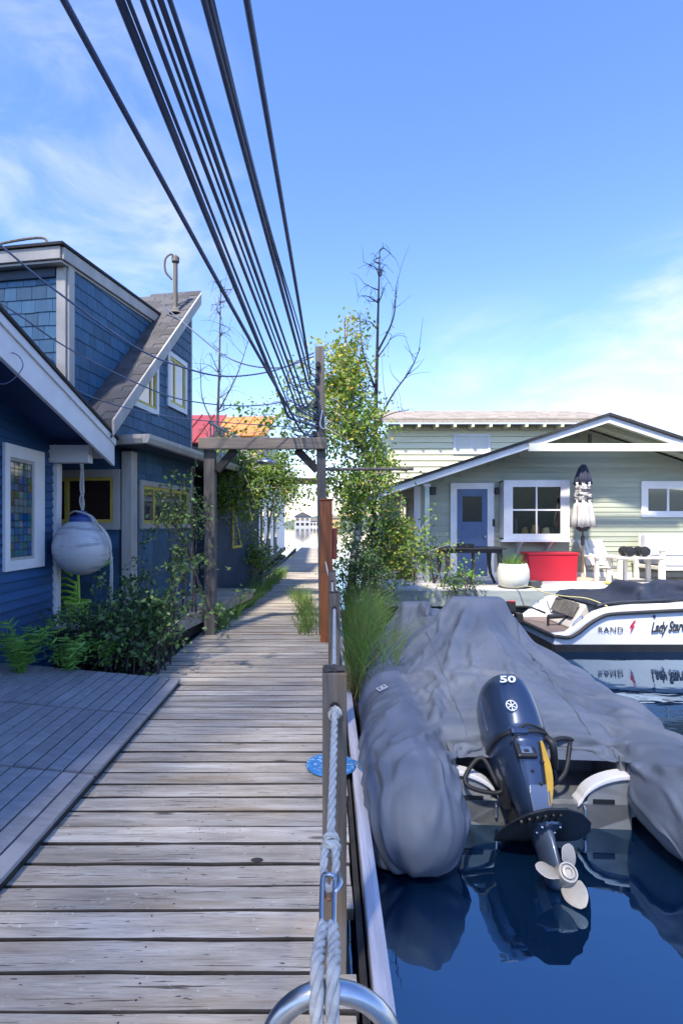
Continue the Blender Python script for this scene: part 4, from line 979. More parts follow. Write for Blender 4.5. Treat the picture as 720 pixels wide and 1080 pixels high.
# ------------------------------------------------------------------ inflatable boat under its cover
BO = Vector((1.275, 3.1, WATER)); BR = R(-3.5)
HYP = mat('grey hypalon', (.36, .37, .39), (.30, .31, .33), (5, 5, 5), rough=.55)
GEL = mat('pale gelcoat', (.27, .29, .31), (.22, .24, .26), (3, 3, 3), rough=.4, coat=.2, c3=(.14, .15, .15), s3=(5, 5, 9), lo3=.55, hi3=.8)
DKIN = mat('dark boat interior', (.17, .18, .195), (.13, .14, .155), (5, 5, 5), rough=.7)
ib = thing('inflatable_boat', 'grey rigid inflatable boat moored stern-on beside the walkway', 'boat', BO, BR)
def ibld(mb, name, m, **k): return mb.build(name, m, ib, world=False, **k)
def tube_path(s): return [(s*.74, -.515, .215), (s*.74, -.48, .215), (s*.74, -.40, .215), (s*.74, -.27, .22), (s*.74, .6, .225), (s*.74, 1.4, .23), (s*.74, 2.0, .25), (s*.66, 2.6, .31), (s*.42, 3.08, .40), (0, 3.3, .47)]
TR = [.05, .14, .215, .25, .25, .25, .25, .25, .25, .25]
for s_ in (-1, 1): ibld(MB().tube(tube_path(s_), TR, 20), 'tube', HYP, smooth=True)
hl = MB()
hl.loft([[(-.6, 0, .1), (0, 0, -.12), (.6, 0, .1), (.6, 0, .14), (-.6, 0, .14)], [(-.6, 2, .14), (0, 2, -.1), (.6, 2, .14), (.6, 2, .16), (-.6, 2, .16)], [(-.2, 3.1, .3), (0, 3.1, .15), (.2, 3.1, .3), (.2, 3.1, .31), (-.2, 3.1, .31)]])
ibld(hl, 'hull', GEL)
tr = MB(); pts = [(-.52, -.06), (.52, -.06), (.52, .29), (.47, .29)]
for k in range(9):
    a = math.pi/2*k/8; pts.append((.47-.20*math.sin(a)*1.0, .29-.14*(1-math.cos(a))))
pts += [(.20, .14), (-.20, .14)]
for k in range(9):
    a = math.pi/2*(8-k)/8; pts.append((-.47+.20*math.sin(a), .29-.14*(1-math.cos(a))))
pts += [(-.47, .29), (-.52, .29)]
tr.prism(pts, 'y', .0, .05); ibld(tr, 'transom', GEL, bevel=.006)
for s_ in (-1, 1):
    lip = MB(); secs = []
    for k in range(10):
        a = math.pi/2*k/9; x = s_*(.50-.27*math.sin(a)); z = .305-.165*(1-math.cos(a))**.9
        if k == 9: x = s_*.21
        secs.append([(x, -.02, z-.014), (x, .075, z-.014), (x, .075, z+.014), (x, -.02, z+.014)])
    lip.loft(secs); ibld(lip, 'well_lip', WHITE, bevel=.008)
wl = MB(); wl.box((-.5, .05, .12), (.5, .42, .15)); wl.box((-.5, .40, .12), (.5, .44, .40)); wl.box((-.5, .04, .15), (-.47, .42, .4)); wl.box((.47, .04, .15), (.5, .42, .4)); ibld(wl, 'motor_well', DKIN)
for s_, nm in ((-.38, 'drain_slot'), (.36, 'drain_slot')):
    ibld(MB().box((s_-.06, -.006, .145), (s_+.06, .001, .17)), nm, BLACKM)
ibld(MB().lathe([(.0, .012), (.02, .012), (.028, .0)], (-.42, -.001, -.01), 12, Matrix.Rotation(R(90), 3, 'X')), 'drain_plug', mat('brass', (.5, .42, .2), (.42, .35, .17), (9, 9, 9), metal=.6, rough=.4))
for s_ in (-.25, .25): ibld(MB().tube([(s_, -.002, .07), (s_, -.02, .06), (s_, -.02, .12), (s_, -.002, .13)], .008, 6), 'tow_eye', METAL)
ibld(MB().box((-.15, 1.85, .15), (.35, 2.2, .85)), 'console', GEL, bevel=.03)

# cover: cloth draped over tubes, console and bow by a small position-based solver (boat-local coordinates)
caps = []
for s_ in (-1, 1):
    tp_ = tube_path(s_)
    for i in range(len(tp_)-1):
        if 1 <= i <= 2 or i >= 6: caps.append((np.array(tp_[i]), np.array(tp_[i+1]), TR[i], TR[i+1]))
    caps.append((np.array((s_*.74, -.27, .22)), np.array((s_*.74, 2.0, .25)), .25, .25))
def hf(x, y):
    """what the cover rests on between the tubes: seat, console with windscreen, gear in the bow"""
    h_ = np.where((np.abs(x) < .70) & (y > -.02) & (y < 2.9), .36, -1.)
    def mound(cx, cy, rx, ry, top):
        d_ = np.maximum(np.abs(x-cx)-rx, 0)**2+np.maximum(np.abs(y-cy)-ry, 0)**2; return np.where(d_ < .0036, top-.06+np.sqrt(np.maximum(0, .0036-d_)), -1.)
    for m_ in (mound(.10, 1.98, .20, .04, 1.05), mound(.10, 2.25, .18, .12, .84), mound(-.40, 2.66, .10, .06, .90), mound(-.34, 2.80, .20, .08, .80), mound(0, .92, .28, .06, .62), mound(0, .33, .46, .04, .47)): h_ = np.maximum(h_, m_)
    return h_
def collide(p):
    p = p.copy(); touch = np.zeros(len(p), bool)
    for a, c, ra, rb in caps:
        ab = c-a; tt = np.clip(((p-a) @ ab)/(ab @ ab), 0, 1); q = a+tt[:, None]*ab; d_ = p-q; l = np.linalg.norm(d_, axis=1)
        r_ = ra+(rb-ra)*tt+.012; m_ = l < r_; touch |= m_
        if m_.any(): p[m_] = q[m_]+d_[m_]/np.maximum(l[m_], 1e-6)[:, None]*r_[m_][:, None]
    h_ = np.maximum(hf(p[:, 0], p[:, 1])+.01, .03); touch |= p[:, 2] < h_
    p[:, 2] = np.maximum(p[:, 2], h_)
    collide.touch = touch
    return p
gx, gy = 150, 206
ws_ = np.linspace(-1.34, 1.34, gx); ys = np.linspace(-.66, 3.60, gy)
psi = np.clip((-.27-ys)/.26, 0, 1.54); yr = np.where(ys < -.27, -.27-.262*np.sin(psi), ys)      # hemispherical tube ends
yk = [-.66, -.2, .6, 2.0, 2.6, 3.08, 3.3, 3.6]
hw = np.interp(ys, yk, [.74]*4+[.66, .44, .22, .16]); zc = np.interp(ys, yk, [.215, .22, .225, .25, .31, .40, .44, .30]); rr = np.interp(ys, yk, [.25]*7+[.20])*np.cos(psi)+.014
Wg, Yg = np.meshgrid(ws_, ys, indexing='ij'); HW, ZC, RR = hw[None, :]+0*Wg, zc[None, :]+0*Wg, rr[None, :]+0*Wg
ins = np.abs(Wg) <= .74; Xg = np.where(ins, Wg/.74*HW, 0); M = np.where(ins, ZC+RR, 0); obst = np.where(ins, np.maximum(hf(Xg, Yg)+.012, np.where(Yg > 2.0, ZC+RR-.35*(1-(np.abs(Wg)/.74)**2), -1)), 0)
tent = np.interp(Yg, [-.7, .02, .5, 1.0, 1.5, 1.98, 2.2, 2.5], [-1, .46, .60, .76, .92, 1.06, .9, -1]); fx_ = np.clip(1-np.abs(Xg-.06)/.70, 0, 1)
obst = np.where(ins & (Yg > 0) & (Yg < 2.4), np.maximum(obst, (ZC+RR)*(1-fx_)+tent*fx_+.035*np.sin(np.pi*fx_)), obst)
fixed = ~ins; top = ZC+RR; M = np.where(fixed, top, np.maximum(M, obst))
for it in range(900):
    av = M.copy(); av[1:-1, 1:-1] = .25*(M[2:, 1:-1]+M[:-2, 1:-1]+M[1:-1, 2:]+M[1:-1, :-2]); M = np.where(fixed, top, np.maximum(av, obst))
phi = np.clip((np.abs(Wg)-.74)/.264, -1.75, 2.25)
X0 = np.zeros((gx, gy, 3)); X0[..., 1] = yr[None, :]+0*Wg
wrapx, wrapz = np.sign(Wg)*(HW+RR*np.sin(phi)), ZC+RR*np.cos(phi)
bl = np.clip((Yg+.02)/.26, 0, 1); bl = bl*bl*(3-2*bl)                                              # wrapped round the tube aft of the transom
X0[..., 0] = np.where(ins, Xg*bl+wrapx*(1-bl), wrapx); X0[..., 2] = np.where(ins, M*bl+wrapz*(1-bl), wrapz)
tl = .85*(psi/1.54)[None, :]+0*Wg; dy_, dz_ = X0[..., 1]+.27, X0[..., 2]-.215; endm = Yg < -.27              # end of the sleeve turned down towards the water
X0[..., 1] = np.where(endm, -.27+dy_*np.cos(tl)-dz_*np.sin(tl)*.6, X0[..., 1]); X0[..., 2] = np.where(endm, .215+dz_*np.cos(tl)+dy_*np.sin(tl), X0[..., 2])
rng = np.random.default_rng(5)
keep = np.ones((gx, gy), bool); keep[(np.abs(Wg) < .30+.17*np.clip(Yg/.05+1, 0, 1)) & (Yg < .04)] = False
flat_keep = keep.reshape(-1)
pad = np.pad(keep, 1); nb_ = pad[:-2, 1:-1] & pad[2:, 1:-1] & pad[1:-1, :-2] & pad[1:-1, 2:]
edge = (keep & ~nb_).reshape(-1); home = X0.reshape(-1, 3).copy()
def hem(p, f):
    p[edge] += (home[edge]-p[edge])*.15; return p
# creases: ridges and valleys in the sheet (w, y) as seen on the cover: (from, to, width, height)
cre = [((.0, 1.95), (-.36, 1.02), .10, .035), ((-.36, 1.02), (-.62, .1), .09, .030), ((-.36, 1.02), (-.78, 1.35), .07, .025), ((-.36, 1.02), (.2, .75), .06, .02), ((-.05, 2.0), (-.7, 1.7), .12, .04), ((-.42, 2.6), (-.2, 2.15), .14, -.10), ((-.15, 1.9), (-.5, 1.5), .06, .03),
       ((.3, 1.95), (.72, .9), .10, .03), ((.33, 1.9), (.9, 1.2), .07, .03), ((.28, 1.9), (.5, .3), .07, -.03), ((-.6, 1.0), (-1.1, .75), .06, .025), ((-.55, .8), (-1.15, .45), .05, .022), ((-.6, .6), (-1.1, .2), .05, .022), ((-.5, .45), (-.95, -.1), .05, .02), ((.55, .9), (1.15, .5), .05, .022), ((.55, .6), (1.1, .25), .05, .02), ((.5, .4), (.95, -.1), .05, .02), ((.1, 1.6), (.1, .6), .05, .015), ((-.1, 1.5), (-.2, .5), .05, .014), ((-.75, 1.9), (-1.1, 1.5), .07, .025)]
disp = np.zeros((gx, gy))
for (ax_, ay_), (bx2, by2), wd_, ht_ in cre:
    dx_, dy_ = bx2-ax_, by2-ay_; L2 = dx_*dx_+dy_*dy_; wob = .02*np.sin(Wg*17+ax_*9)+.02*np.sin(Yg*13+by2*7)
    tt = ((Wg-ax_)*dx_+(Yg-ay_)*dy_)/L2; di = np.abs((Wg-ax_)*dy_-(Yg-ay_)*dx_)/math.sqrt(L2)+wob*.6
    disp += 1.55*ht_*np.exp(-(di/wd_*1.9)**2)*np.clip(np.minimum((tt+.15)*3, (1.15-tt)*2.2), 0, 1)
# gathers at the elastic hem round the stern ends and along the sides
gat = np.clip((.05-Yg)/.35, 0, 1)*np.clip((-.20-Yg)/.2+.4, 0, 1); disp += .012*gat*np.sin(phi*11+2*np.sin(Yg*9))
disp += .010*np.clip((np.abs(Wg)-.95)/.3, 0, 1)*np.sin(Yg*34+3*np.sin(Yg*5)+Wg*4)
for k in range(26):                                                                                  # small random creases
    cx_, cy_, an = rng.uniform(-1.0, 1.0), rng.uniform(-.2, 2.8), rng.uniform(0, math.pi); ln, wd2 = rng.uniform(.12, .34), rng.uniform(.018, .04)
    u_ = (Wg-cx_)*math.cos(an)+(Yg-cy_)*math.sin(an); v_ = -(Wg-cx_)*math.sin(an)+(Yg-cy_)*math.cos(an)+.03*np.sin(u_*14)
    disp += rng.uniform(-.012, .016)*np.exp(-(v_/wd2)**2)*np.exp(-(u_/ln)**2)
def normals(Q):
    n_ = np.cross(np.gradient(Q, axis=0), np.gradient(Q, axis=1)); return n_/np.maximum(np.linalg.norm(n_, axis=2, keepdims=True), 1e-9)
low = np.clip(1-(Yg-.02)/.42, 0, 1)*np.clip((.62-np.abs(Wg))/.12, 0, 1)*(Yg > .0); X0[..., 2] -= .10*low                # sags round the motor
nrm_ = normals(X0); X1 = X0+nrm_*disp[..., None]*.5
start = X1+.004*rng.standard_normal((gx, gy, 3)); home = X1.reshape(-1, 3).copy()
CX = drape(start, keep, collide, steps=12, iters=4, hem=hem, slack=1.0, bend=.03, grav=.0012, damp=.9, rest=X1, stretch=1.012)
# baggy, sharp-crested folds in the loose cloth
fold_ = np.zeros((gx, gy))
def ridge(ax_, ay_, bx2, by2, wd_, ht_, ph=0.):
    global fold_
    dx_, dy_ = bx2-ax_, by2-ay_; L_ = math.hypot(dx_, dy_); tt = ((Wg-ax_)*dx_+(Yg-ay_)*dy_)/L_**2
    di = ((Wg-ax_)*dy_-(Yg-ay_)*dx_)/L_+.022*np.sin(tt*L_*9+ph)+.010*np.sin(tt*L_*23+2*ph)
    env = np.clip(np.minimum(tt*4, (1-tt)*3), 0, 1); env = env*env*(3-2*env)
    fold_ = fold_+ht_*env*(np.exp(-np.abs(di)/wd_*1.5)-.55*np.exp(-((di-1.5*wd_)/wd_)**2)-.35*np.exp(-((di+1.5*wd_)/wd_)**2))
for n_, ((ax_, ay_), (bx2, by2), wd_, ht_) in enumerate(cre): ridge(ax_, ay_, bx2, by2, wd_*.55, abs(ht_)*1.3, n_*1.7)
for sg_ in (-1, 1):                                                                                   # folds fanning out over the tubes, uneven in size and spacing
    for (w0_, y0_, w1_, y1_, wd_, ht_) in ((.36, 1.05, 1.15, .50, .07, .050), (.40, .90, 1.10, .10, .06, .042), (.45, .55, 1.25, -.05, .085, .055), (.46, .30, 1.05, -.35, .06, .045), (.47, .10, .88, -.62, .05, .040), (.60, .60, 1.2, .32, .05, .030), (.55, 1.35, 1.2, .95, .075, .045), (.50, 1.75, 1.2, 1.45, .06, .035),
                                           (.62, 1.2, 1.28, .72, .035, .022), (.70, .25, 1.26, -.25, .035, .026), (.58, 0., .98, -.50, .03, .022), (.52, -.05, .66, -.60, .035, .028), (.44, .15, .52, -.5, .03, .022)):
        j_ = lambda a_: rng.uniform(-a_, a_)
        ridge(sg_*(w0_+j_(.05)), y0_+j_(.08), sg_*(w1_+j_(.05)), y1_+j_(.08), wd_*rng.uniform(.8, 1.2), ht_*rng.uniform(.7, 1.15), rng.uniform(0, 6))
for n_ in range(18):
    cx_, cy_, an = rng.uniform(-.7, .7), rng.uniform(.15, 1.8), rng.uniform(-.7, .7)+math.pi/2; ln = rng.uniform(.15, .4); ridge(cx_-ln*math.cos(an), cy_-ln*math.sin(an), cx_+ln*math.cos(an), cy_+ln*math.sin(an), rng.uniform(.016, .04), rng.uniform(.010, .024), n_)
side = np.clip((np.abs(Wg)-.70)/.2, 0, 1); hemz = np.clip((np.abs(Wg)-1.14)/.16, 0, 1)+np.clip((-.45-Yg)/.15, 0, 1)
for sg_ in (-1, 1):
    for n_, w0_ in enumerate((.50, .60, .69, .79, .88, .96, 1.06, 1.16)):
        ridge(sg_*(w0_-.06), rng.uniform(.0, .3), sg_*(w0_+rng.uniform(-.03, .10)), rng.uniform(-.66, -.5), rng.uniform(.018, .032), rng.uniform(.016, .034), n_*1.9)
fold_ += .010*np.clip(hemz, 0, 1)*np.sin(Yg*48+5*np.sin(Yg*7.7)+phi*6)
fold_ += side*.020*(np.sin(Yg*3.9+Wg*3+1)*np.sin(Yg*1.7+2*Wg)+.4*np.sin(Yg*8.1-Wg*4))
fold_ *= np.where(np.abs(Wg) > 1.26, .6, 1.)
CX = CX+normals(CX)*np.clip(fold_+.012*side, -.03, np.where(Wg < -.85, .04, .085))[..., None]
CX = collide(CX.reshape(-1, 3)).reshape(gx, gy, 3)
COVER = mat('blue grey boat cover fabric', (.135, .160, .205), (.10, .119, .155), (2.2, 2.2, 2.2), rough=.62, spec=.35, bump=.15, bdist=.02, detail=8, wrinkle=.38, wscale=2.4, c3=(.18, .20, .25), s3=(1.2, 1.2, 1.2), lo3=.5, hi3=.75)
cv = cloth_object('boat_cover', CX, keep, COVER, None, BO); cv.rotation_euler = (0, 0, BR)
tag(cv, 'wrinkled blue-grey fabric cover draped over the inflatable boat', 'boat cover')
def seam_line(i_, j0, j1):
    nn = normals(CX); pts = [Vector(CX[i_, j])+Vector(nn[i_, j])*.006 for j in range(j0, j1, 2)]
    o = MB().tube(pts, .0045, 5).build('seam', COVER, None, smooth=True); o.parent = cv
jj = int((.10+.66)/4.26*(gy-1)); seam_line(int(.36*gx), jj, int(gy*.82)); seam_line(int(.64*gx), jj, int(gy*.82))
# small white woven badge sewn on the port side
def nearest_cover(xw, yw):
    c_, s_ = math.cos(-BR), math.sin(-BR); lx, ly = (xw-BO.x), (yw-BO.y); lx, ly = c_*lx-s_*ly, s_*lx+c_*ly
    fl = CX.reshape(-1, 3); k = np.argmin(np.where(flat_keep, (fl[:, 0]-lx)**2+(fl[:, 1]-ly)**2-fl[:, 2]*.02, 9)); i_, j_ = divmod(int(k), gy)
    i_ = min(max(i_, 1), gx-2); j_ = min(max(j_, 1), gy-2)
    du = Vector(CX[i_+1, j_]-CX[i_-1, j_]); dv = Vector(CX[i_, j_+1]-CX[i_, j_-1]); nrm = du.cross(dv).normalized()
    return Vector(CX[i_, j_]), du.normalized(), nrm
bp_, bu, bn = nearest_cover(.48, 4.12)
bv = bn.cross(bu); Mb = Matrix.Translation(bp_+bn*.020) @ Matrix((bu, bv, bn)).transposed().to_4x4() @ Matrix.Rotation(R(14), 4, 'Z')
BADGE = mat('white print', (.72, .74, .78), (.62, .64, .68), (20, 20, 20), rough=.6)
bq = MB(); ringq = [(-.036, -.05, -.028, .05), (.028, -.05, .036, .05), (-.028, .042, .028, .05), (-.028, -.05, .028, -.042)]
for a, c, e, f_ in ringq: bq.box((a, c, 0), (e, f_, .0015))
for k in range(3): bq.box((-.02+.006*k, -.03+.024*k, 0), (.02-.004*k, -.018+.024*k, .0015))
bo_ = bq.build('badge', BADGE, None); bo_.parent = cv; bo_.matrix_local = Mb

# ------------------------------------------------------------------ outboard motor, tilted up
th = R(45); Aa = Vector((0, math.sin(th), math.cos(th))); Ar = Vector((0, -math.cos(th), math.sin(th))); As = Vector((1, 0, 0))
OO = Vector((1.157, 2.64, -.24)); E = lambda s, d, r: OO+As*s+Aa*d+Ar*r
om = thing('outboard_motor', 'dark navy outboard motor tilted up on the boat stern, propeller out of the water', 'outboard motor', OO)
NAVY = mat('navy metallic paint', (.030, .055, .12), (.024, .045, .10), (2, 2, 2), rough=.3, metal=.35, coat=.5)
NAVYL = mat('blue grey casting', (.10, .14, .22), (.08, .115, .185), (4, 4, 4), rough=.35, metal=.3, coat=.4)
DKC = mat('black casting', (.018, .021, .027), (.012, .014, .018), (9, 9, 9), rough=.5)
GOLD = mat('gold decal', (.55, .33, .03), (.46, .27, .02), (6, 6, 6), rough=.35)
def sec(d, off, w_, dep, n=28, e=2.8, taper=.0):
    q = []
    for k in range(n):
        a = 2*math.pi*k/n; c_, s_ = math.cos(a), math.sin(a)
        x = math.copysign(abs(c_)**(2/e), c_)*w_; y = math.copysign(abs(s_)**(2/e), s_)*dep
        x *= 1-taper*(y/dep if y > 0 else 0)*1.0
        q.append(E(x, d, off+y))
    return q
up_ = MB().loft([sec(.655, -.055, .156, .245), sec(.70, -.06, .160, .262, taper=.08), sec(.78, -.062, .162, .27, taper=.12), sec(.88, -.062, .158, .266, taper=.16), sec(.97, -.066, .147, .248, taper=.2), sec(1.03, -.075, .128, .215, taper=.24), sec(1.062, -.085, .11, .165, taper=.25), sec(1.075, -.09, .07, .105)])
cw = up_.build('cowling', NAVY, om, smooth=True)
seam = MB().loft([sec(.645, -.055, .160, .247), sec(.650, -.055, .164, .251), sec(.664, -.055, .164, .251), sec(.669, -.055, .160, .247)]).build('seam', DKC, om, smooth=True); seam.parent = cw
lowc = MB().loft([sec(.25, -.03, .062, .10, taper=.1), sec(.32, -.03, .075, .115, taper=.12), sec(.42, -.035, .10, .15, taper=.2), sec(.52, -.045, .132, .195, taper=.25), sec(.60, -.05, .152, .232, taper=.2), sec(.646, -.055, .157, .243, taper=.05)])
lc = lowc.build('apron', NAVY, om, smooth=True)
def surf_r(d):
    T_ = [(.25, .07), (.32, .085), (.42, .115), (.52, .15), (.60, .182), (.646, .188), (.655, .19), (.70, .202), (.78, .208), (.88, .204), (.97, .182), (1.03, .14), (1.062, .08)]
    for (a, ra), (c, rc) in zip(T_, T_[1:]):
        if a <= d <= c: return ra+(rc-ra)*(d-a)/(c-a)
    return .1
ik = MB().loft([sec(1.022, .02, .075, .105), sec(1.052, .005, .068, .095), sec(1.066, -.01, .055, .075)]); ik.cur = 0; o = ik.build('air_intake', DKC, om, bevel=.006); o.parent = cw
for s_ in (-1, 1):
    vs_ = MB().bar(E(s_*.158, .74, -.02), E(s_*.15, .95, -.06), .006, .03, up=tuple(Ar)); o = vs_.build('side_trim', NAVYL, om, bevel=.002); o.parent = cw
# aft plate on the apron, latch recess, decals
ap = MB(); ap.loft([[E(-.042, .26, .074), E(.050, .26, .074), E(.050, .26, .02), E(-.042, .26, .02)], [E(-.048, .36, .104), E(.062, .36, .104), E(.062, .36, .02), E(-.048, .36, .02)], [E(-.04, .40, .11), E(.06, .40, .11), E(.06, .40, .02), E(-.04, .40, .02)]])
o = ap.build('exhaust_plate', NAVYL, om, bevel=.006); o.parent = lc
lt = MB(); lt.box((-.06, -.055, -.02), (.06, .055, .012)); Mfr = lambda s, d, off, tilt=0.: Matrix.Translation(E(s, d, surf_r(d)+off)-OO) @ Matrix((As, Aa, Ar)).transposed().to_4x4() @ Matrix.Rotation(tilt, 4, 'X')
def deco(mb, name, m, s, d, off, par, tilt=0., bevel=.003):
    o = mb.build(name, m, None, bevel=bevel); o.parent = par; o.matrix_local = Mfr(s, d, off, tilt); return o
deco(MB().box((-.055, -.05, -.03), (.055, .05, .004)), 'latch', DKC, -.03, .565, .0, lc, R(-16), .012)
deco(MB().box((-.040, -.036, -.02), (.040, .030, .008)), 'latch_plate', METAL, -.03, .560, .0, lc, R(-16), .012)
deco(MB().box((-.016, -.022, .0), (.010, -.006, .014)), 'latch_key', DKC, -.03, .560, .0, lc, R(-16))
deco(MB().box((-.05, -.02, -.03), (.05, .022, .012)), 'latch_cover', NAVY, -.045, .655, .0, lc, R(-4), .014)
gs = MB(); ss = []
for k in range(12):
    d_ = .30+.30*k/11; c_ = .048+.020*math.sin(math.pi*k/11)+.012*k/11; hw = .006+.014*math.sin(math.pi*(k+.6)/12)
    lr_ = surf_r(d_)+.0055-.18*(c_**2)*3
    ss.append([E(c_-hw, d_, lr_+.004), E(c_+hw, d_, lr_-.004), E(c_+hw, d_, lr_-.014), E(c_-hw, d_, lr_-.008)])
gs.loft(ss); o = gs.build('gold_stripe', GOLD, om); o.parent = lc
PALE = mat('pale decal', (.70, .74, .78), (.62, .66, .70), (20, 20, 20), rough=.4)
text('model_number', '50', .085, PALE, cw, Mfr(-.040, .965, .006, R(-16)) @ Matrix.Diagonal((1.15, .85, 1, 1)), shear=.2, bold=.0022)
lg = MB()
for k in range(32): pass
lg.loft([[(.032*math.cos(a)*f_, .032*math.sin(a)*f_, z) for (f_, z) in ((1, 0), (1, .002), (.84, .002), (.84, 0))] for a in [2*math.pi*k/32 for k in range(33)]], cap=False)
for k in range(3):
    a = math.pi*k/3+math.pi/2; lg.bar((-.027*math.cos(a), -.027*math.sin(a), .001+.0002*k), (.027*math.cos(a), .027*math.sin(a), .001+.0002*k), .005, .002)
deco(lg, 'emblem', PALE, -.062, .79, .006, cw, R(2), 0)
for (s, d_) in ((-.012, .46), (.022, .40), (.05, .50)):
    deco(MB().lathe([(.0, .006), (.007, .006), (.010, .0)], n=8), 'screw', DKC, s, d_, .003, lc, R(-14), 0)
# swivel bracket, hoses
bk_ = MB(); bk_.loft([sec(.30, -.20, .075, .10), sec(.45, -.22, .085, .11), sec(.58, -.22, .09, .11)]); bk_.box((1.09, 2.96, -.16), (1.225, 3.14, .10)); bk_.build('bracket', DKC, om, bevel=.008)
for s_ in (-1, 1): MB().box((1.157+s_*.10-.02, 3.0, -.10), (1.157+s_*.10+.02, 3.17, .20)).build('clamp', DKC, om, bevel=.006)
for pts in ([E(-.14, .46, -.1), (.95, 3.12, .14), (.85, 3.1, .05), (.86, 3.06, .0), (1.0, 3.05, -.03), (1.08, 3.06, .0)], [E(.14, .50, -.08), (1.34, 3.2, .16), (1.46, 3.25, .20), (1.58, 3.3, .17)], [E(.13, .5, -.08), (1.33, 3.1, .12), (1.36, 3.08, .03), (1.28, 3.06, -.02)], [(1.3, 3.07, -.02), (1.42, 3.1, .06), (1.5, 3.2, .2)]):
    MB().tube(curve(pts, 6), .013, 8).build('hose', RUBBER, om, smooth=True)
MB().tube(curve([E(-.10, .60, .155), E(-.02, .68, .205), E(.10, .66, .17), E(.16, .60, .05)], 8), .006, 6).build('strap', RUBBER, om, smooth=True)
MB().tube(curve([E(.11, .64, .14), E(.13, .60, .15), E(.14, .56, .11), E(.16, .52, .02)], 6), [.02]*3+[.02]*16, 8).build('tell_tale', DKC, om, smooth=True)
# lower leg, anti-ventilation plate with hydrofoil, gearcase, skeg
leg = MB().loft([sec(.255, -.02, .062, .10, e=2.4), sec(.20, -.01, .048, .12, e=2.2), sec(.12, .0, .034, .12, e=2.0), sec(.04, .0, .036, .115, e=2.0), sec(-.02, .0, .03, .10, e=2.0)])
leg.build('leg', NAVYL, om, smooth=True)
fo = MB(); top_ = []; bot_ = []
outl = []
for k in range(21):
    a = math.pi*k/20; outl.append((.235*math.cos(a), -.10+.0*k-.20*math.sin(a)**.8))
trail = [(-.235, -.02), (-.20, .10), (-.13, .19), (-.05, .23), (.05, .23), (.13, .19), (.20, .10), (.235, -.02)]
outl2 = outl+trail
n = len(outl2)
dz = lambda x, y: .22-.55*x*x
fo.add([E(x, dz(x, y), y+.06) for x, y in outl2]+[E(x*.97, dz(x, y)+.012, y*.97+.06) for x, y in outl2], [tuple(range(n))[::-1], tuple(range(n, 2*n))]+[(i, (i+1) % n, n+(i+1) % n, n+i) for i in range(n)])
fo_o = fo.build('hydrofoil', DKC, om, bevel=.003)
for k in range(6):
    x = -.16+k*.036; q = MB().bar(E(x, .208-.5*x*x, .255-.9*abs(x)**1.5), E(x*.9, .205-.5*x*x, .175-.3*abs(x)), .010, .012, up=tuple(Aa)); o = q.build('rib', RUBBER, om); o.parent = fo_o
q = MB(); q.loft([[E(x*.062, .205, .10+y*.075) for x, y in ((-1, -1), (1, -1), (1.0, .6), (.5, 1), (-.5, 1), (-1, .6))], [E(x*.055, .190, .10+y*.068) for x, y in ((-1, -1), (1, -1), (1.0, .6), (.5, 1), (-.5, 1), (-1, .6))]])
mp_ = q.build('mount_plate', NAVYL, om, bevel=.004)
for x, y in ((-.045, .14), (.045, .14), (-.045, .05), (.045, .05)):
    o = MB().lathe([(.008, -.006), (.006, -.012), (.0, -.013)], E(x, .192, y), 8, Matrix((As, Ar, Aa)).transposed().to_3x3()).build('bolt', METAL, om); o.parent = mp_
Mr = Matrix((As, Aa, Ar)).transposed().to_3x3()
MB().lathe([(.006, -.26), (.028, -.22), (.045, -.14), (.05, -.04), (.05, .06), (.045, .10)], E(0, -.02, 0), 20, Mr).build('gearcase', NAVYL, om, smooth=True)
sk = MB().prism([(0, 0), (.16, 0), (.10, -.19), (.05, -.20)], 'x', -.006, .006)
o = sk.build('skeg', NAVYL, None, bevel=.003); o.parent = om; o.matrix_local = Matrix.Translation(E(.0, -.055, .10)-OO) @ Matrix((As, -Ar, Aa)).transposed().to_4x4()
PROP = mat('painted bronze propeller', (.50, .47, .42), (.42, .40, .36), (14, 14, 14), rough=.4, metal=.15)
HB = E(0, -.02, .10)
prop = MB().lathe([(.046, .0), (.047, .03), (.044, .09), (.042, .10), (.036, .10), (.034, .085), (.028, .085), (.027, .102), (.018, .104), (.016, .09), (.0, .09)], HB, 24, Mr).build('propeller', PROP, om, auto=35)
for k, a0 in enumerate((168, 62, 285)):
    mb = MB(); nu, nv = 10, 7; vs = []; a0 = R(a0)
    for i in range(nu):
        rr = .038+(.138-.038)*i/(nu-1); hw = .062*math.sin(math.pi*min(1, (.32+.68*i/(nu-1))))**.55 if i < nu-1 else .012
        pt = math.atan(.035/max(.05, rr*.9))+.28
        for j in range(nv):
            v_ = (j/(nv-1)*2-1)*hw
            x, y, z = rr, v_*math.cos(pt), .05+v_*math.sin(pt)+.014*(rr/.138)**2
            rr2 = math.hypot(x, y); 
            vs.append((x*math.cos(a0)-y*math.sin(a0), x*math.sin(a0)+y*math.cos(a0), z))
    fsb = [(i*nv+j, i*nv+j+1, (i+1)*nv+j+1, (i+1)*nv+j) for i in range(nu-1) for j in range(nv-1)]
    mb.add([HB+Mr @ Vector(v) for v in vs], fsb); o = mb.build('blade', PROP, om, smooth=True); o.parent = prop
    sd_ = o.modifiers.new('thickness', 'SOLIDIFY'); sd_.thickness = .003; sd_.offset = 0
    su = o.modifiers.new('smooth', 'SUBSURF'); su.levels = 1; su.render_levels = 1

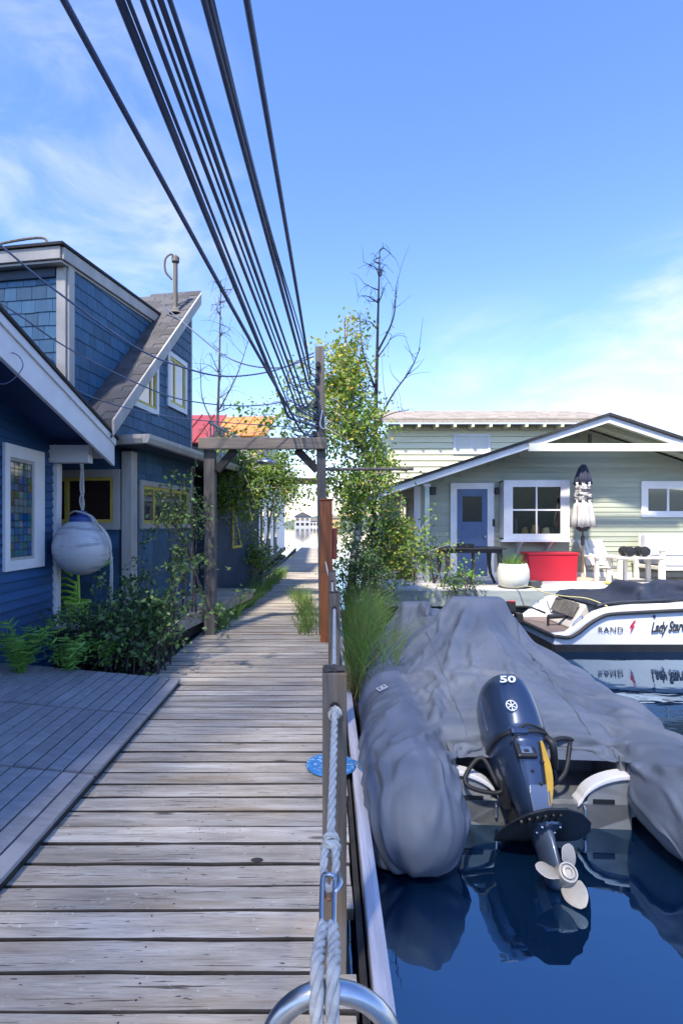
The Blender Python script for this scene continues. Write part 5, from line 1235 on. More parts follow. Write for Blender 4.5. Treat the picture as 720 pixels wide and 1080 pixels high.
# ------------------------------------------------------------------ white day boat
HY0, HY1 = 7.32, 8.95
rb_ = thing('day_boat', 'white open motor boat with dark rub rail moored in front of the cottage porch', 'boat', (5.5, 8.1, WATER))
gz = lambda x: float(np.interp(x, [3.22, 3.40, 3.55, 3.78, 3.95, 4.3, 5.0, 7.0, 8.6, 9.2], [.0, .02, .13, .30, .355, .40, .43, .48, .56, .60]))
beam = lambda x: float(np.interp(x, [3.2, 4, 7, 8.4, 9.1, 9.3], [0, 0, .0, .22, .62, .78]))
HULLW = mat('white gelcoat', (.74, .76, .80), (.68, .70, .75), (2, 2, 2), rough=.22, coat=.5)
stx = [3.22, 3.40, 3.55, 3.78, 3.95, 4.3, 5.0, 6.0, 7.0, 8.0, 8.6, 9.1]
secs = []
for x in stx:
    b_ = beam(x); g_ = gz(x); a, c = HY0+b_, HY1-b_; i_ = .13
    secs.append([(x, a+.10, WATER-.12), (x, a+.03, WATER+.02), (x, a, g_-.03), (x, a+.015, g_), (x, a+i_-.02, g_), (x, a+i_, g_-.03), (x, a+i_+.01, -.04), (x, c-i_-.01, -.04), (x, c-i_, g_-.03), (x, c-i_+.02, g_), (x, c-.015, g_), (x, c, g_-.03), (x, c-.03, WATER+.02), (x, c-.10, WATER-.12)])
hullm = MB().loft(secs); hull = hullm.build('hull', HULLW, rb_, bevel=.012)
bt = MB(); bt.loft([[(x, HY0+beam(x)+.017, WATER-.03), (x, HY0+beam(x)+.0, WATER+.105), (x, HY0+beam(x)+.05, WATER+.105), (x, HY0+beam(x)+.05, WATER-.03)] for x in stx]); bt.build('boot_stripe', BLACKM, rb_)
bt2 = MB().box((3.205, HY0+.05, WATER-.03), (3.219, HY1-.05, WATER+.10)); bt2.build('boot_stripe', BLACKM, rb_)
rr_ = [(3.26, 8.9, -.03), (3.20, 8.7, -.03), (3.195, 8.1, -.03), (3.20, HY0+.08, -.03), (3.26, HY0-.012, -.03), (3.40, HY0-.018, -.045), (3.52, HY0-.018, .01), (3.70, HY0-.018, .15), (3.86, HY0-.018, .24), (4.0, HY0-.018, .275), (4.4, HY0-.018, .30), (5.2, HY0-.018, .335), (7.0, HY0-.018, .38), (8.0, HY0+beam(8)-.018, .42)]
MB().tube(curve(rr_, 5), .026, 10).build('rub_rail', RUBBER, rb_, smooth=True)
INK = mat('dark decal', (.03, .035, .045), (.025, .03, .04), (9, 9, 9), rough=.4); REDD = mat('red decal', (.50, .02, .05), (.42, .015, .04), (9, 9, 9), rough=.4)
def hullM(px, py, sc_=1.): p = P(px, py, HY0-.004); return Matrix.Translation(p-rb_.location) @ Matrix.Rotation(R(90), 4, 'X')
text('maker_lettering', 'RAND', .112, INK, rb_, hullM(643.5, 664.5) @ Matrix.Diagonal((1.05, .92, 1, 1)), spacing=1.12, ext=.002)
text('name_lettering', 'Lady Stardust', .185, INK, rb_, hullM(709, 661) @ Matrix.Rotation(R(3), 4, 'Z') @ Matrix.Diagonal((.66, 1.05, 1, 1)), shear=.42, spacing=.92, ext=.002, bold=.0035)
lb_ = MB(); bolt = [(.035, .085), (-.028, .0), (.002, .004), (-.020, -.085), (.045, .018), (.012, .012), (.06, .085)]
lb_.prism(bolt, 'z', 0, .003); o = lb_.build('lightning_decal', REDD, None); o.parent = rb_; o.matrix_local = hullM(665.5, 661)
MB().lathe([(.0, .008), (.016, .008), (.02, 0)], P(689.5, 650, HY0-.006), 12, Matrix.Rotation(R(90), 3, 'X')).build('drain_fitting', BLACKM, rb_)
MB().lathe([(.0, .008), (.008, .008), (.01, 0)], P(630, 653, HY0-.006), 10, Matrix.Rotation(R(90), 3, 'X')).build('drain_fitting', BLACKM, rb_)
TEAK = mat('brown synthetic teak', (.20, .15, .13), (.15, .11, .10), (3, 40, 3), rough=.6)
MB().box((3.24, HY0+.15, -.038), (3.95, HY1-.15, -.015)).build('stern_deck', TEAK, rb_)
CUSH = mat('warm grey cushion', (.52, .50, .46), (.45, .43, .40), (5, 5, 5), rough=.7)
MB().prism([(3.62, -.01), (4.3, -.01), (4.3, .34), (3.84, .34)], 'y', 7.75, 8.55).build('seat_cushion', CUSH, rb_, bevel=.03)
MB().prism([(3.70, .14), (3.80, .345), (3.76, .355), (3.66, .15)], 'y', 7.8, 8.5).build('seat_back_stripe', POST, rb_, bevel=.01)
MB().tube([(3.42, 8.0, .12), (3.78, 8.0, .14)], .035, 10).build('towing_bar', BLACKM, rb_)
MB().tube([(3.42, 8.0, .12), (3.42, 8.0, -.02)], .02, 8).build('bar_foot', BLACKM, rb_)
for yy in (HY0+.07, HY1-.07): MB().tube(curve([(3.50, yy, gz(3.5)), (3.52, yy, gz(3.5)+.05), (3.62, yy, gz(3.62)+.05), (3.64, yy, gz(3.64))], 4), .01, 6).build('cleat', METAL, rb_)
MB().tube(curve([(3.98, 7.4, .37), (3.9, 7.8, .42), (3.75, 8.2, .40), (3.7, 8.8, .38), (3.65, 9.3, .42), (3.62, 9.85, .33)], 6), .010, 6).build('mooring_line', mat('yellow line', (.55, .52, .25), (.46, .43, .2), (20, 20, 20)), rb_, smooth=True)
# auxiliary electric motor hanging at its far stern corner
am = thing('auxiliary_motor', 'small dark outboard on the stern of the white motor boat', 'outboard motor', (3.1, 8.5, WATER))
MB().loft([[(3.02+x*.07, 8.45+y*.08, z) for x, y in ((-1, -.6), (-.6, -1), (.6, -1), (1, -.6), (1, .6), (.6, 1), (-.6, 1), (-1, .6))] for z in (.12, .2, .28)]).build('head', RUBBER, am, bevel=.02)
MB().box((2.97, 8.36, .285), (3.07, 8.42, .30)).build('red_switch', REDD, am)
MB().tube([(3.03, 8.45, .13), (3.05, 8.46, -.4)], .025, 8).build('shaft', BLACKM, am)
MB().tube(curve([(3.05, 8.45, .2), (3.25, 8.3, .22), (3.42, 8.1, .16)], 5), .016, 8).build('tiller', BLACKM, am)
MB().box((3.10, 8.38, -.05), (3.2, 8.54, .1)).build('clamp', BLACKM, am, bevel=.01)

# dark tarpaulin over its cockpit
tx0, tx1, ty0, ty1 = 3.85, 8.9, 7.20, 9.05
gx2, gy2 = 110, 46
xs2 = np.linspace(tx0, tx1, gx2); ys2 = np.linspace(ty0, ty1, gy2); T0 = np.zeros((gx2, gy2, 3)); T0[..., 0] = xs2[:, None]; T0[..., 1] = ys2[None, :]
T0[..., 2] = .86+.01*np.random.default_rng(2).standard_normal((gx2, gy2))
rc = [(np.array(a), np.array(c), r1, r2) for a, c, r1, r2 in (((4.25, 8.25, .48), (4.72, 8.2, .69), .03, .03), ((4.72, 8.2, .69), (5.6, 8.1, .58), .03, .04), ((5.6, 8.1, .60), (7.4, 8.1, .66), .05, .05), ((7.4, 8.1, .66), (8.6, 8.1, .55), .05, .03), ((4.75, 7.9, .5), (4.75, 8.5, .5), .12, .12))]
def collide2(p):
    p = p.copy()
    for a, c, ra, rb in rc:
        ab = c-a; tt = np.clip(((p-a) @ ab)/(ab @ ab), 0, 1); q = a+tt[:, None]*ab; d_ = p-q; l = np.linalg.norm(d_, axis=1); r_ = ra+(rb-ra)*tt+.01; m_ = l < r_
        if m_.any(): p[m_] = q[m_]+d_[m_]/np.maximum(l[m_], 1e-6)[:, None]*r_[m_][:, None]
    g_ = np.interp(p[:, 0], [3.22, 3.55, 3.95, 4.3, 5.0, 7.0, 8.6], [.0, .13, .36, .40, .43, .48, .56])
    floor_ = np.where((p[:, 1] > HY0-.01) & (p[:, 1] < HY1+.01), g_+.012, -.2)
    p[:, 2] = np.maximum(p[:, 2], floor_); return p
ed2 = np.zeros((gx2, gy2), bool); ed2[:2] = ed2[-2:] = True; ed2[:, :2] = ed2[:, -2:] = True; e2 = ed2.reshape(-1)
def hem2(p, f):
    q = p[e2]; p[e2, 1] += (np.clip(q[:, 1], HY0+.07, HY1-.05)-q[:, 1])*.3; g_ = np.interp(q[:, 0], [3.95, 4.3, 5, 7, 8.6], [.36, .40, .43, .48, .56]); p[e2, 2] += (g_+.015-q[:, 2])*.06; return p
TX = drape(T0, np.ones((gx2, gy2), bool), collide2, steps=110, iters=4, hem=hem2, bend=.2, grav=.003)
NAVYT = mat('dark navy tarpaulin', (.022, .028, .048), (.016, .021, .036), (3, 3, 3), rough=.55, spec=.4)
tp_o = cloth_object('tarpaulin', TX, np.ones((gx2, gy2), bool), NAVYT)
tag(tp_o, 'dark navy tarpaulin tented over the cockpit of the white motor boat', 'tarpaulin')
# ------------------------------------------------------------------ things on the porch (floor z = .3)
FZ = .302
tb = thing('metal_table', 'dark round-cornered metal table on the porch in front of the blue door', 'table', (2.95, 10.6, FZ))
DKM = mat('dark brown metal', (.06, .052, .05), (.04, .035, .034), (9, 9, 9), rough=.45, metal=.4)
MB().prism([(2.33, 10.2), (2.40, 10.15), (3.52, 10.15), (3.58, 10.2), (3.58, 10.95), (3.52, 11.0), (2.40, 11.0), (2.33, 10.95)], 'z', 1.02, 1.05).build('table_top', DKM, tb, bevel=.008)
MB().box((2.42, 10.22, .95), (3.50, 10.93, 1.018)).build('apron', DKM, tb)
for x, y, sx in ((2.46, 10.26, -1), (3.46, 10.26, 1), (2.46, 10.9, -1), (3.46, 10.9, 1)):
    MB().loft([[(x+sx*o_-w_, y-.03, z), (x+sx*o_+w_, y-.03, z), (x+sx*o_+w_, y+.03, z), (x+sx*o_-w_, y+.03, z)] for z, o_, w_ in ((1.0, -.03, .05), (.92, .0, .045), (.7, .0, .03), (.5, .03, .022), (FZ, .12, .02))]).build('leg', DKM, tb)
MB().tube([(3.02, 10.5, .95), (3.02, 10.5, FZ)], .03, 8).build('leg', POST, tb)
MB().box((2.72, 10.4, 1.052), (3.02, 10.6, 1.12)).build('tray', BLACKM, tb, bevel=.01)
# planter
pl = thing('planter', 'large white round planter with upright green grass on the porch edge', 'planter', (3.66, 10.1, FZ))
MB().lathe([(.17, 0), (.26, .06), (.295, .2), (.29, .34), (.25, .46), (.235, .46), (.25, .40)], (3.66, 10.1, FZ), 30).build('pot', mat('off white glaze', (.66, .67, .60), (.58, .60, .54), (5, 5, 5), rough=.4), pl, smooth=True)
MB().lathe([(.0, .42), (.24, .42)], (3.66, 10.1, FZ), 20).build('soil', DARKW, pl)
def blades(mb, cx, cy, cz, n, spread, h0, h1, lean, q, w_=.006):
    for k in range(n):
        a = q.random()*2*math.pi; r_ = spread*math.sqrt(q.random()); x, y = cx+r_*math.cos(a), cy+r_*math.sin(a); h_ = q.uniform(h0, h1)
        a2 = q.random()*2*math.pi; l = lean*q.uniform(.2, 1)*h_; ww = w_*q.uniform(.7, 1.4); px_, py_ = -math.sin(a2+1.2)*ww, math.cos(a2+1.2)*ww
        vs = []
        for j in range(4):
            t_ = j/3; c = Vector((x+math.cos(a2)*l*t_*t_, y+math.sin(a2)*l*t_*t_, cz+h_*(t_-.25*lean*t_*t_))); f_ = 1-t_*.92
            vs += [(c.x-px_*f_, c.y-py_*f_, c.z), (c.x+px_*f_, c.y+py_*f_, c.z)]
        mb.cur = q.choices(range(3), getattr(mb, 'wt', (3, 1, 2)))[0]
        mb.add(vs, [(0, 1, 3, 2), (2, 3, 5, 4), (4, 5, 7, 6)])
    mb.cur = 0
q = random.Random(21); g_ = MB(); g_.wt = (3, .3, 3); blades(g_, 3.66, 10.1, FZ+.40, 130, .2, .12, .34, .5, q, .008); g_.build('grass', LEAFS['grass'], pl)
tag(MB().lathe([(.10, 0), (.14, .05), (.15, .12), (.14, .125), (.12, .05)], (4.07, 10.15, FZ), 20).build('bowl', mat('dark grey ceramic', (.07, .075, .085), (.05, .055, .06), (5, 5, 5), rough=.5), None, auto=50, loc=(4.07, 10.15, FZ)), 'small dark grey bowl beside the white planter', 'bowl')
# red chest
ch = thing('storage_chest', 'bright red storage chest below the boxed-out window', 'chest', (4.95, 11.5, FZ))
RED = mat('red painted chest', (.55, .012, .03), (.47, .01, .025), (3, 3, 3), rough=.4)
MB().prism([(4.46, FZ), (5.44, FZ), (5.47, FZ+.55), (4.42, FZ+.55)], 'y', 11.3, 11.75).build('body', RED, ch, bevel=.02)
MB().box((4.40, 11.28, FZ+.552), (5.49, 11.77, FZ+.60)).build('lid', RED, ch, bevel=.015)
# parasol, closed
um = thing('closed_parasol', 'closed navy and white parasol standing by the cottage wall', 'parasol', (5.66, 11.5, FZ))
MB().tube([(5.66, 11.5, FZ), (5.66, 11.5, 2.80)], .022, 10).build('pole', mat('bronze pole', (.16, .11, .07), (.12, .085, .055), (9, 9, 9), rough=.4), um)
MB().lathe([(.26, 0), (.26, .03), (.22, .05), (.05, .06), (.03, .16)], (5.66, 11.5, FZ), 24).build('base', mat('stone base', (.42, .36, .28), (.34, .29, .23), (9, 9, 9)), um, auto=40)
def fold(prof, n=48, lobes=8, amp=.14):
    mb = MB(); secs = []
    for i, (r_, z) in enumerate(prof):
        secs.append([(5.66+r_*(1+amp*math.cos(lobes*a)*min(1, i/2))*math.cos(a), 11.5+r_*(1+amp*math.cos(lobes*a)*min(1, i/2))*math.sin(a), z+.02*math.cos(lobes*a+1)*(i == len(prof)-1)) for a in [2*math.pi*k/n for k in range(n)]])
    mb.loft(secs); return mb
NAVF = mat('navy parasol cloth', (.025, .03, .06), (.02, .024, .048), (9, 9, 9), rough=.8); WHF = mat('white parasol cloth', (.50, .48, .455), (.42, .405, .385), (9, 9, 9), rough=.8)
WBF = mat('striped parasol cloth', (.50, .48, .46), (.05, .052, .07), (5, 5, 22), rough=.8, lo=.47, hi=.53, nscale=1.2)
fold([(.02, 2.80), (.06, 2.78), (.10, 2.66), (.15, 2.50), (.175, 2.36)]).build('top_cloth', NAVF, um, smooth=True)
fold([(.172, 2.40), (.15, 2.26), (.16, 2.12), (.178, 1.98)]).build('band_cloth', WBF, um, smooth=True)
fold([(.165, 2.02), (.19, 1.85), (.205, 1.65), (.235, 1.45)], amp=.2).build('lower_cloth', WHF, um, smooth=True)
fold([(.20, 1.47), (.15, 1.42), (.06, 1.36)]).build('hem', NAVF, um, smooth=True)
MB().lathe([(.03, 1.05), (.04, 1.08), (.04, 1.22), (.03, 1.26)], (5.66, 11.5, 0), 10).build('crank_hub', BLACKM, um)
# side table with two dark rollers, sofa, white chair
OFF = mat('off white furniture', (.72, .70, .64), (.64, .62, .57), (4, 4, 4), rough=.5)
stb = thing('side_table', 'low white side table with two dark round rollers beside the sofa', 'table', (6.55, 11.0, FZ))
MB().box((6.0, 10.75, .80), (6.95, 11.3, .84)).build('table_top', OFF, stb, bevel=.006)
for x in (6.05, 6.88):
    for y in (10.8, 11.22): MB().box((x-.03, y-.03, FZ), (x+.05, y+.03, .799)).build('leg', OFF, stb)
for n_, (x, lab) in enumerate(((6.30, 'left dark hand weight lying on the low white side table'), (6.60, 'right dark hand weight lying on the low white side table'))):
    t_ = thing('hand_weight', lab, 'weight', (x, 11.0, .84), group='hand weights on the side table')
    for yy in (10.86, 11.08): MB().lathe([(.05, -.05), (.095, -.04), (.105, 0), (.095, .04), (.05, .05)], (x, yy, .948), 16, Matrix.Rotation(R(90), 3, 'X')).build('disc', BLACKM, t_, auto=40)
    MB().tube([(x, 10.86, .948), (x, 11.08, .948)], .022, 8).build('grip', METAL, t_)
    MB().lathe([(.02, -.062), (.05, -.055), (.05, -.05)], (x, 10.862, .948), 12, Matrix.Rotation(R(90), 3, 'X')).build('end_cap', METAL, t_)
sf = thing('porch_sofa', 'white-framed porch sofa with pale blue-grey cushions at the right edge', 'sofa', (7.9, 11.4, FZ))
MB().box((7.05, 11.0, .55), (8.9, 11.9, .63)).build('seat_frame', OFF, sf, bevel=.01)
CU = mat('pale blue cushion', (.52, .54, .60), (.45, .47, .53), (5, 5, 5), rough=.85)
for x in (7.12, 8.02): MB().box((x, 10.98, .635), (x+.88, 11.8, .80)).build('seat_cushion', CU, sf, bevel=.04, segs=3); MB().box((x, 11.68, .81), (x+.88, 11.88, 1.30)).build('back_cushion', CU, sf, bevel=.05, segs=3)
for x in (7.03, 8.9):
    MB().box((x-.03, 10.95, FZ), (x+.05, 11.03, .95)).build('front_leg', OFF, sf); MB().box((x-.03, 11.85, FZ), (x+.05, 11.93, .95)).build('rear_leg', OFF, sf); MB().box((x-.05, 10.93, .951), (x+.07, 11.95, .99)).build('arm', OFF, sf, bevel=.006)
MB().box((7.1, 11.89, .64), (8.85, 11.93, 1.28)).build('back_frame', OFF, sf)
ac = thing('slatted_chair', 'low white slatted chair between the parasol and the side table', 'chair', (6.05, 11.6, FZ))
for k in range(5): MB().bar((5.82+k*.11, 11.55, .62), (5.80+k*.112, 11.95, 1.15), .09, .02, up=(0, 1, .7)).build('back_slat', OFF, ac)
for k in range(4): MB().box((5.80, 11.15+k*.1, .60-.02*k), (6.36, 11.24+k*.1, .62-.02*k)).build('seat_slat', OFF, ac)
for x in (5.77, 6.36): MB().box((x-.03, 11.1, FZ), (x+.03, 11.18, .8)).build('leg', OFF, ac); MB().box((x-.06, 11.05, .801), (x+.06, 11.75, .83)).build('arm', OFF, ac); MB().box((x-.03, 11.65, FZ), (x+.03, 11.73, .8)).build('leg', OFF, ac)
yt = thing('folded_mat', 'small yellow folded mat on the porch boards below the parasol', 'mat', (5.95, 10.6, FZ))
MB().loft([[(5.7+k*.1, 10.45, FZ+.01+.02*math.sin(k*1.3)), (5.7+k*.1, 10.75, FZ+.01+.02*math.sin(k*1.3+.5)), (5.7+k*.1, 10.75, FZ+.035+.02*math.sin(k*1.3+.5)), (5.7+k*.1, 10.45, FZ+.035+.02*math.sin(k*1.3))] for k in range(6)]).build('sheet', mat('yellow mat', (.62, .52, .12), (.52, .44, .1), (4, 4, 4)), yt)
# kettle grill and a folded frame at the left end of the porch
kg = thing('kettle_grill', 'black kettle grill at the left end of the porch among the shrubs', 'grill', (1.03, 10.25, 0.28))
MB().lathe([(.02, 1.12), (.15, 1.08), (.25, .98), (.28, .86), (.282, .855)], (1.03, 10.25, -.1), 24).build('lid', BLACKM, kg, smooth=True)
MB().lathe([(.28, .85), (.27, .75), (.2, .62), (.05, .56)], (1.03, 10.25, -.1), 24).build('bowl', BLACKM, kg, smooth=True)
for a in (0.4, 2.5, 4.6): MB().tube([(1.03+.15*math.cos(a), 10.25+.15*math.sin(a), .52), (1.03+.27*math.cos(a), 10.25+.27*math.sin(a), .05)], .014, 6).build('leg', METAL, kg)
MB().tube(curve([(.95, 10.25, 1.01), (.97, 10.25, 1.07), (1.09, 10.25, 1.07), (1.11, 10.25, 1.01)], 4), .012, 6).build('handle', BARKD, kg)
ff = thing('folding_frame', 'dark folded frame leaning against the shaded cottage side wall', 'frame', (1.9, 11.9, FZ))
MB().bar((1.45, 11.9, FZ), (2.05, 12.1, 1.0), .05, .03).build('bar', BLACKM, ff); MB().bar((1.62, 11.8, FZ), (2.12, 12.0, .9), .04, .03).build('bar', BLACKM, ff); MB().bar((1.55, 11.86, .55), (1.95, 11.9, .5), .03, .03).build('cross_bar', BLACKM, ff)
MB().box((1.75, 11.7, FZ), (2.1, 12.0, .5)).build('foot_box', mat('maroon box', (.10, .03, .03), (.08, .025, .025), (4, 4, 4)), ff)
# ------------------------------------------------------------------ vegetation
def leaf(mb, p, size, q, droop=.3, mi=None, elong=1.5):
    """one folded leaf: four triangles' worth of face, random orientation"""
    n_ = Vector((q.gauss(0, 1), q.gauss(0, 1), q.gauss(.6, 1))).normalized(); d_ = n_.orthogonal().normalized()
    d_ = (Matrix.Rotation(q.random()*6.28, 3, n_) @ d_); d_.z -= droop; d_.normalize(); s_ = d_.cross(n_).normalized(); n_ = s_.cross(d_)
    L = size*q.uniform(.65, 1.25); w_ = L/elong*.5
    mb.cur = mi
    mb.add([p, p+d_*L*.45+s_*w_-n_*w_*.25, p+d_*L, p+d_*L*.45-s_*w_-n_*w_*.25], [(0, 1, 2), (0, 2, 3)])
def limb(mb, pts, r0, r1, n=6):
    k = len(pts); mb.tube(pts, [r0+(r1-r0)*i/(k-1) for i in range(k)], n)
def rv(q, s): return Vector((q.gauss(0, s), q.gauss(0, s), q.gauss(0, s)))
def tree(name, label, cat, base, trunk, blobs, nleaf, size, leafset, seed, r0=.06, bark=BARK, wts=(4, 4, 1), twigs=14, droop=.4, group=None, twig_len=.5):
    """trunk: points of the leader; blobs: (centre, radii, share, weights) volumes the crown fills through twigs"""
    q = random.Random(seed); t_ = thing(name, label, cat, base, group=group)
    tr_ = MB(); tp_ = curve([Vector(p) for p in trunk], 6); limb(tr_, tp_, r0, r0*.18, 8); tr_.build('trunk', bark, t_, smooth=True)
    br = MB(); cr_ = MB()
    for (c, rad, share, wt) in blobs:
        c = Vector(c); nt_ = max(3, int(twigs*share*3)); anchors = []
        for k in range(nt_):
            while True:
                v = Vector((q.uniform(-1, 1), q.uniform(-1, 1), q.uniform(-1, 1)))
                if v.length < 1: break
            e = c+Vector((v.x*rad[0], v.y*rad[1], v.z*rad[2]))
            cand = [p for p in tp_ if p.z < e.z+.15] or tp_[:1]; s_ = min(cand, key=lambda p: (p-e).length+abs(p.z-(e.z-.35))*.8)
            mid = s_.lerp(e, .5)+rv(q, .10)+Vector((0, 0, .12*(e-s_).length)); pts = curve([s_, mid, e], 5)
            limb(br, pts, r0*.22, .004, 4); anchors.append(pts)
            for j in range(3):
                a = pts[q.randrange(3, len(pts))]; f_ = a+rv(q, twig_len*.6)+Vector((0, 0, -droop*.3)); pp = curve([a, a.lerp(f_, .5)+Vector((0, 0, .05)), f_], 4)
                limb(br, pp, .006, .002, 3); anchors.append(pp)
        for k in range(int(nleaf*share)):
            pts = q.choice(anchors); a = pts[q.randrange(len(pts)//3, len(pts))]; p = a+rv(q, .085)
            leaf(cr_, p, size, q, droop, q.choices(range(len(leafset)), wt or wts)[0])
    br.build('branches', bark, t_, smooth=True)
    if cr_.v: cr_.build('crown', leafset, t_)
    return t_
# birch behind the pole: tall, lime-coloured top, darker below
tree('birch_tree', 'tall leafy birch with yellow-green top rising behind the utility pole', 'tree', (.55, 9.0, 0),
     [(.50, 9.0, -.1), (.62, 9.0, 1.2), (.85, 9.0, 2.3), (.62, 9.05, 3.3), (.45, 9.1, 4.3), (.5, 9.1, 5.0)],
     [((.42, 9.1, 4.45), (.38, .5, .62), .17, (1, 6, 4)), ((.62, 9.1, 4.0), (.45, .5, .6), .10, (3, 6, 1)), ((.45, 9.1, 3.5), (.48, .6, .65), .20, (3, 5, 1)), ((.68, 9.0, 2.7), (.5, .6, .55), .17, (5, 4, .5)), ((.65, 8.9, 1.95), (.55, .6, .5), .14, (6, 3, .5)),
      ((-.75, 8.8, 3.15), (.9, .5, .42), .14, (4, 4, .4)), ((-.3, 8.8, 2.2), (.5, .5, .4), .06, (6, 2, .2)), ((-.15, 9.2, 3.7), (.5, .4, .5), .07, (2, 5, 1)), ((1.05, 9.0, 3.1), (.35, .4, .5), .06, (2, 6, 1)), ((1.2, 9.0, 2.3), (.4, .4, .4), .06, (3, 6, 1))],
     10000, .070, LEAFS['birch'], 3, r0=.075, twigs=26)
tree('low_birch', 'small sunlit birch leaning over the left end of the cottage porch', 'tree', (1.25, 9.6, 0),
     [(1.0, 9.5, -.1), (1.12, 9.5, .6), (1.3, 9.5, 1.2), (1.5, 9.6, 2.0)],
     [((1.30, 9.5, 1.35), (.55, .35, .35), .42, (4, 6, 1.5)), ((1.62, 9.5, 1.0), (.42, .3, .35), .34, (4, 6, 1)), ((.85, 9.5, 1.5), (.4, .4, .4), .24, (4, 5, 2.5))], 4600, .065, LEAFS['birch'], 9, r0=.03, twigs=16)
# birches left of the walkway
tree('walkway_birch', 'leafy white-barked birch just beyond the arch on the left', 'tree', (-1.95, 10.6, 0),
     [(-1.98, 10.4, -.1), (-2.0, 10.4, 1.0), (-1.95, 10.3, 1.9), (-1.5, 10.2, 2.5), (-1.1, 10.2, 2.9)],
     [((-1.35, 10.3, 2.55), (.8, .6, .42), .45, (6, 4, .2)), ((-.75, 10.4, 2.35), (.6, .6, .4), .32, (6, 5, .3)), ((-1.9, 10.2, 2.2), (.4, .4, .4), .23, (7, 2, .1))], 5600, .07, LEAFS['birch'], 15, r0=.055, twigs=18)
tree('slender_birch', 'slender birch with a thin speckled trunk further along the walkway', 'tree', (-1.25, 12.4, 0),
     [(-1.3, 12.4, -.1), (-1.2, 12.4, 1.0), (-1.05, 12.4, 2.0), (-.75, 12.4, 2.7)],
     [((-.9, 12.4, 2.5), (.6, .5, .55), .6, (6, 4, .3)), ((-1.5, 12.4, 1.0), (.3, .3, .5), .4, (7, 3, .2))], 3000, .07, LEAFS['birch'], 18, r0=.04, twigs=12)
# bare trees
def bare(name, label, base, top, seed, n, spread, r0, mains=()):
    q = random.Random(seed); t_ = thing(name, label, 'tree', base, group='bare birch trees'); b_, e_ = Vector(base), Vector(top)
    tp_ = curve([b_, b_.lerp(e_, .35)+rv(q, .05), b_.lerp(e_, .7)+rv(q, .06), e_], 8); tr_ = MB(); limb(tr_, tp_, r0, .008, 8); tr_.build('trunk', BARKD, t_, smooth=True); br = MB()
    for k in range(n):
        s_ = tp_[int(len(tp_)*q.uniform(.38, .97))]; a = q.random()*6.28; L = spread*q.uniform(.35, 1)*(1.25-(s_.z-b_.z)/(e_.z-b_.z)); d_ = Vector((math.cos(a), math.sin(a)*.6, q.uniform(.25, 1.1))).normalized()
        pts = curve([s_, s_+d_*L*.5+rv(q, .04), s_+d_*L+rv(q, .06)+Vector((0, 0, -.05))], 5); limb(br, pts, .013, .004, 5)
        for j in range(5):
            a_ = pts[q.randrange(3, len(pts))]; f_ = a_+Vector((q.gauss(0, .16), q.gauss(0, .16), q.gauss(-.05, .2))); limb(br, curve([a_, a_.lerp(f_, .5)+Vector((0, 0, .05)), f_], 3), .005, .002, 4)
    for e in mains:
        e = [Vector(x) for x in e]; pts = curve(e, 6); limb(br, pts, .022, .006, 6)
        for j in range(12):
            a_ = pts[q.randrange(4, len(pts))]; f_ = a_+Vector((q.gauss(0, .2), q.gauss(0, .2), q.gauss(.1, .25))); limb(br, curve([a_, a_.lerp(f_, .5)+rv(q, .03), f_], 4), .006, .002, 4)
    br.build('branches', BARKD, t_, smooth=True); return t_
bare('bare_tree', 'leafless tree with upright branches against the sky right of the birch', (.95, 9.4, 0), (1.07, 9.4, 6.3), 7, 17, 1.1, .065, [((.93, 9.4, 3.0), (1.25, 9.4, 3.7), (1.6, 9.4, 4.2), (1.78, 9.4, 4.6)), ((.98, 9.4, 3.9), (.78, 9.4, 4.5), (.72, 9.4, 5.1)), ((1.02, 9.4, 4.5), (1.3, 9.4, 5.1), (1.36, 9.4, 5.7))])
bare('bare_tree', 'leafless tree rising above the orange roof beside the blue gable', (-2.35, 12.5, 0), (-2.28, 12.5, 7.2), 12, 26, 1.1, .06, [((-2.3, 12.5, 4.2), (-1.9, 12.5, 5.0), (-1.6, 12.5, 5.9)), ((-2.32, 12.5, 3.6), (-2.7, 12.5, 4.4), (-2.75, 12.5, 5.2))])

# shrub with arching leafy stems in front of the blue house
def stem_shrub(name, label, base, stems, nleaf, size, leafset, seed, wts):
    q = random.Random(seed); t_ = thing(name, label, 'shrub', base); st_ = MB(); cr_ = MB(); b_ = Vector(base)
    for e in stems:
        e = Vector(e); s_ = b_+Vector((q.uniform(-.35, .35), q.uniform(-.3, .3), 0)); pts = curve([s_, s_.lerp(e, .5)+Vector((0, 0, .25))+rv(q, .06), e], 7); limb(st_, pts, .011, .003, 5); al = [pts]
        for j in range(6):
            a = pts[q.randrange(4, len(pts))]; f_ = a+rv(q, .17); pp = curve([a, a.lerp(f_, .5)+Vector((0, 0, .04)), f_], 4); limb(st_, pp, .004, .0015, 3); al.append(pp)
        for k in range(nleaf//len(stems)):
            pp = q.choice(al); a = pp[q.randrange(len(pp)//3, len(pp))]; leaf(cr_, a+rv(q, .035), size, q, .25, q.choices(range(3), wts)[0])
    st_.build('stems', BARKD, t_, smooth=True); cr_.build('foliage', leafset, t_); return t_
q = random.Random(31)
stem_shrub('leafy_shrub', 'bushy green shrub with arching stems between the platform and the walkway', (-1.88, 5.6, -.05),
           [(-1.88+q.gauss(0, .30), 5.65+q.gauss(0, .25), q.uniform(.10, .68)) for _ in range(30)]+[(-1.7, 6.0, 1.05), (-1.95, 5.9, 1.1), (-1.55, 6.2, 1.0), (-2.1, 5.9, .9), (-1.45, 6.4, 1.0)], 4200, .058, LEAFS['shrub'], 5, (5, 4, 3))
